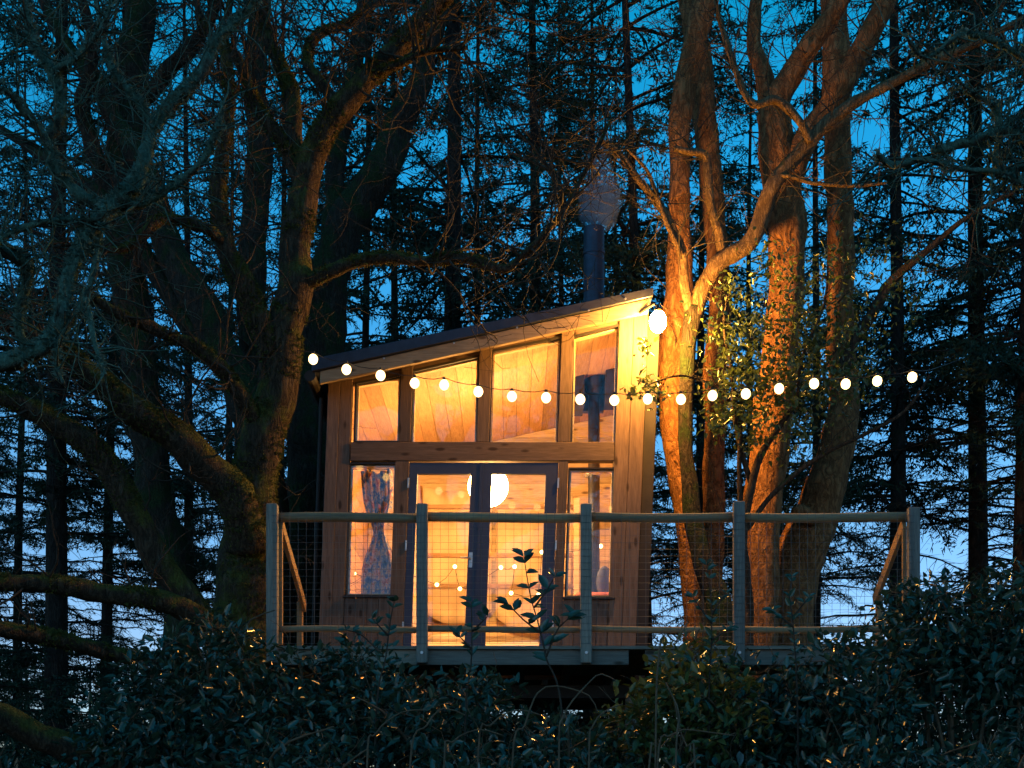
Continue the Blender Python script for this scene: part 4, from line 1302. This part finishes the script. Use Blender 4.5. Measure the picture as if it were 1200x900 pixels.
# ------------------------------------------------------------------ conifers behind
def conifer_meshes(seed, H=21.0, live0=6.5, nlive=118, ndead=70, dens=1.0):
    r = np.random.default_rng(seed)
    # trunk
    m = MB()
    pts = [Vector((.05 * math.sin(z * .4 + seed), .05 * math.cos(z * .33 + seed), z)) for z in np.linspace(-.2, H, 30)]
    rad = [.19 * (1 - .9 * max(0, p.z) / H) + .05 * math.exp(-max(0, p.z) * 1.5) for p in pts]
    m.tube(pts, rad, 12)
    trunk = new_mesh("trunk", m.v, m.f, True); trunk.materials.append(M['bark_conifer'])

    def branches(nb, z0, z1, Lmax, live):
        z = np.sort(z0 + (z1 - z0) * r.random(nb))
        az = r.random(nb) * 2 * np.pi + np.arange(nb) * 2.4
        frac = np.clip((H - z) / (H - live0 + 2), 0, 1)
        L = Lmax * (.35 + .65 * frac) * (.55 + .6 * r.random(nb))
        K = 9
        t = np.linspace(0, 1, K)
        ddir = np.stack([np.cos(az), np.sin(az)], 1)
        droop = (.12 + .35 * r.random(nb)) if live else (.05 + .3 * r.random(nb))
        rise = .18 * r.random(nb)
        wob = r.normal(size=(nb, K, 3)) * .03
        B = np.empty((nb, K, 3))
        B[:, :, 0] = ddir[:, 0:1] * L[:, None] * t
        B[:, :, 1] = ddir[:, 1:2] * L[:, None] * t
        B[:, :, 2] = z[:, None] + L[:, None] * (rise[:, None] * t - droop[:, None] * t ** 2)
        B += wob * t[None, :, None]
        return z, az, L, B

    def ribbon_tubes(B, r0):
        """three-sided tubes along (nb,K,3)"""
        nb, K, _ = B.shape
        T = np.gradient(B, axis=1); T /= np.linalg.norm(T, axis=2, keepdims=True) + 1e-9
        S = np.cross(T, np.array([0, 0, 1.0])); S /= np.linalg.norm(S, axis=2, keepdims=True) + 1e-9
        Uu = np.cross(S, T)
        rr = (r0[:, None] * np.linspace(1, .2, K))[:, :, None]
        ring = np.stack([B + S * rr, B - S * rr * .5 + Uu * rr * .87, B - S * rr * .5 - Uu * rr * .87], 2)  # nb,K,3,3
        V = ring.reshape(-1, 3)
        bi = np.arange(nb)[:, None, None] * K * 3; ki = np.arange(K - 1)[None, :, None] * 3; si = np.arange(3)[None, None, :]
        a = bi + ki + si; b = bi + ki + (si + 1) % 3
        Fq = np.stack([a, b, b + 3, a + 3], -1).reshape(-1, 4)
        return V, Fq

    def sub(B, L, per, lmin, lmax):
        """side twigs: origins, directions, lengths"""
        nb, K, _ = B.shape
        n = np.maximum(2, (L * per).astype(int)); idx = np.repeat(np.arange(nb), n); N_ = len(idx)
        t = .15 + .85 * r.random(N_); f = t * (K - 1); i = np.minimum(f.astype(int), K - 2); w = (f - i)[:, None]
        o = B[idx, i] * (1 - w) + B[idx, i + 1] * w
        T = B[idx, i + 1] - B[idx, i]; T /= np.linalg.norm(T, axis=1, keepdims=True) + 1e-9
        S = np.cross(T, np.array([0, 0, 1.0])); S /= np.linalg.norm(S, axis=1, keepdims=True) + 1e-9
        sg = np.where(r.random(N_) < .5, -1, 1)[:, None]
        d = T * .55 + S * sg * .8 + r.normal(size=(N_, 3)) * .22 + np.array([0, 0, -.22])
        d /= np.linalg.norm(d, axis=1, keepdims=True)
        return o, d, (lmin + (lmax - lmin) * r.random(N_)) * (1.15 - .75 * t) * (.5 + .5 * L[idx] / L.max())

    Vs, Fs, off = [], [], 0
    z, az, L, B = branches(nlive, live0, H - .3, 2.9, True)
    V, Fq = ribbon_tubes(B, .012 + .008 * L); Vs.append(V); Fs.append(Fq + off); off += len(V)
    zd, ad, Ld, Bd = branches(ndead, 1.2, live0 + 2.5, 2.3, False)
    V, Fq = ribbon_tubes(Bd, .010 + .006 * Ld); Vs.append(V); Fs.append(Fq + off); off += len(V)
    # dead side twigs
    o, d, l = sub(Bd, Ld, 16, .25, .8)
    tw = np.stack([o + d * (l * t)[:, None] + np.array([0, 0, -.12]) * (t * t) * l[:, None] + r.normal(size=o.shape) * .012 * t for t in (0, .33, .66, 1)], 1)
    V, Fq = ribbon_tubes(tw, np.full(len(o), .006)); Vs.append(V); Fs.append(Fq + off); off += len(V)
    dead = np_mesh("branches", np.concatenate(Vs), np.concatenate(Fs)); dead.materials.append(M['bark_conifer'])
    # needles: sprays of narrow blades along live twigs, some on the dead ones
    def needles(o, d, l, per):
        n = np.maximum(3, (l * per).astype(int)); idx = np.repeat(np.arange(len(o)), n); N_ = len(idx)
        t = r.random(N_)
        p = o[idx] + d[idx] * (l[idx] * t)[:, None] + np.array([0, 0, -.14]) * ((t * t) * l[idx])[:, None] + r.normal(size=(N_, 3)) * .025
        nd = d[idx] * .6 + r.normal(size=(N_, 3)) * .6 + np.array([0, 0, -.25])
        nd /= np.linalg.norm(nd, axis=1, keepdims=True)
        s = np.cross(nd, r.normal(size=(N_, 3))); s /= np.linalg.norm(s, axis=1, keepdims=True) + 1e-9
        ln = (.06 + .08 * r.random(N_))[:, None]; w = (.008 + .013 * r.random(N_))[:, None]
        V = np.stack([p - s * w, p + s * w, p + nd * ln], 1).reshape(-1, 3)
        return V
    o, d, l = sub(B, L, 14 * dens, .25, .75)
    V1 = needles(o, d, l, 40 * dens)
    keep = r.random(len(Ld)) < .3
    o, d, l = sub(Bd[keep], Ld[keep], 9, .2, .55)
    V2 = needles(o, d, l, 26)
    V = np.concatenate([V1, V2]); Fa = np.arange(len(V)).reshape(-1, 3)
    nee = np_mesh("needles", V, Fa); nee.materials.append(M['needle'])
    return trunk, dead, nee


CON = [conifer_meshes(11 + k) for k in range(4)]
YOUNG = [conifer_meshes(31 + k, 7.0, .8, 90, 14, 1.1) for k in range(2)]


def conifer(label, px, Y, wpx, k, lift=0.0):
    o = thing("conifer", label, "conifer", gp(px, Y), "dark conifers behind the cabin")
    s = wpx / 2 / F * Y / .17
    for nm, me in zip(("trunk", "branches", "needles"), CON[k % 4]):
        c = bpy.data.objects.new(nm, me); COL.objects.link(c); c.parent = o
        if nm != "trunk": c["kind"] = "stuff"
        else: c.scale = (s, s, 1)
        ORG[c] = Vector(o.location)
    o.rotation_euler = (random.gauss(0, .012), random.gauss(0, .012), random.uniform(0, 6.28))
    sc = random.uniform(.92, 1.12); o.scale = (sc, sc, sc)
    return o


far = "slender dark conifer in the far row of the wood"
for i, (label, px, Y, w) in enumerate((
        ("dark conifer trunk seen below the oak's lowest sweeping limbs", 58, 18.5, 30),
        ("thick conifer with bare lower trunk above the cabin roof's low end", 527, 17.8, 27),
        ("dark conifer trunk rising behind the middle of the roof", 626, 20, 22),
        ("thin brown conifer stem right behind the lamp corner and chimney", 765, 18.2, 15),
        ("dark conifer directly behind the railing's last post", 1045, 18.5, 25),
        ("dark conifer standing beyond the railing's last post", 1140, 19.5, 23),
        ("thick dark conifer farthest beyond the railing's last post", 1202, 18, 26),
        ("thin conifer stem between the mossy trunk and the roof's low end", 422, 22, 12),
        (far, 225, 24, 16), (far, -40, 22, 20), (far, 120, 27, 16), (far, 330, 28, 15), (far, 470, 30, 14), (far, 690, 25, 15),
        (far, 725, 34, 12), (far, 825, 26, 16), (far, 880, 31, 14), (far, 560, 27, 13), (far, 655, 30, 12), (far, 20, 31, 13), (far, 955, 27, 14), (far, 1260, 25, 18), (far, 270, 35, 12), (far, -120, 27, 16), (far, 400, 36, 11))):
    conifer(label, px, Y, w, i)

for i, (px, Y, sc) in enumerate(((15, 19, .62), (105, 22, .72), (185, 17.5, .55), (255, 24, .8), (335, 20, .6), (800, 21, .62), (870, 24, .66), (965, 20, .5), (1015, 25, .62), (1085, 22, .6), (1165, 21, .66), (1120, 16.5, .45), (720, 19, .62), (630, 18, .6), (545, 19, .62), (455, 18, .62), (60, 15.5, .5), (30, 24, .85), (150, 20, .6), (285, 18, .6))):
    o = thing("young_conifer", "small bushy young conifer of the undergrowth beyond the deck", "conifer", gp(px, Y), "young conifers beyond the deck")
    for nm, me in zip(("trunk", "branches", "needles"), YOUNG[i % 2]):
        c = bpy.data.objects.new(nm, me); COL.objects.link(c); c.parent = o
        if nm != "trunk": c["kind"] = "stuff"
        else: c.scale = (.35, .35, 1)
        ORG[c] = Vector(o.location)
    o.rotation_euler.z = random.uniform(0, 6.28); o.scale = (sc * 1.25, sc * 1.25, sc)

# two more oaks across the clearing, seen only as reflections in the panes
for (x_, y_, rz_, sc_) in ((-1.5, -6.5, 2.6, 1.8), (6.0, -8.0, 4.0, 1.9)):
    c0 = oak.o.copy(); COL.objects.link(c0); c0.location = (x_, y_, 0); c0.rotation_euler.z = rz_; c0.scale = (sc_,) * 3
    c0["label"] = "bare oak across the clearing, mirrored faintly in the cabin panes"; c0["group"] = "oaks across the clearing"
    for ch in list(oak.o.children):
        c1 = ch.copy(); COL.objects.link(c1); c1.parent = c0

# ------------------------------------------------------------------ chimney smoke
def smoke():
    m = MB()
    prof = [(0.0, .10), (.06, .16), (.14, .215), (.26, .235), (.38, .23), (.5, .19), (.66, .15), (.85, .12), (1.05, .09), (1.2, .03)]
    c0 = Vector((fx + .04, fy, ctop - .005))
    pts = [c0 + Vector((.10 * h * h + .03 * math.sin(h * 6), 0, h)) for h, _ in prof]
    rad = [q for _, q in prof]
    op, orr = spline(pts, rad, .04)
    b = len(m.v); m.tube(op, orr, 24)
    for i in range(len(m.v)):
        v = m.v[i]; c = op[min(i // 24, len(op) - 1)]
        m.v[i] = c + (v - c) * (1 + .35 * noise.noise(v * 5))
    mt = bpy.data.materials.new("wood_smoke"); mt.use_nodes = True
    n = mt.node_tree; n.nodes.clear()
    pv = n.nodes.new("ShaderNodeVolumePrincipled")
    pv.inputs["Color"].default_value = (.55, .75, 1.0, 1); pv.inputs["Density"].default_value = 1.0
    tcs = n.nodes.new("ShaderNodeTexCoord"); sp = n.nodes.new("ShaderNodeSeparateXYZ"); n.links.new(tcs.outputs["Generated"], sp.inputs[0])
    nz = n.nodes.new("ShaderNodeTexNoise"); nz.inputs["Scale"].default_value = 5.0; nz.inputs["Detail"].default_value = 3
    n.links.new(tcs.outputs["Object"], nz.inputs["Vector"])
    zf = n.nodes.new("ShaderNodeMapRange"); zf.inputs[1].default_value = 0.15; zf.inputs[2].default_value = 0.95; zf.inputs[3].default_value = 1.0; zf.inputs[4].default_value = 0.0
    n.links.new(sp.outputs["Z"], zf.inputs[0])
    nf = n.nodes.new("ShaderNodeMapRange"); nf.inputs[1].default_value = 0.3; nf.inputs[2].default_value = 0.75; nf.inputs[3].default_value = 1.2; nf.inputs[4].default_value = 5.0
    n.links.new(nz.outputs["Fac"], nf.inputs[0])
    mu = n.nodes.new("ShaderNodeMath"); mu.operation = 'MULTIPLY'; n.links.new(zf.outputs[0], mu.inputs[0]); n.links.new(nf.outputs[0], mu.inputs[1])
    n.links.new(mu.outputs[0], pv.inputs["Density"])
    out = n.nodes.new("ShaderNodeOutputMaterial"); n.links.new(pv.outputs[0], out.inputs["Volume"])
    o = m.build("smoke", mt, None, smooth=True, kind="stuff")
    tag(o, "pale blue puff of smoke rising from the chimney pipe", "smoke")


smoke()
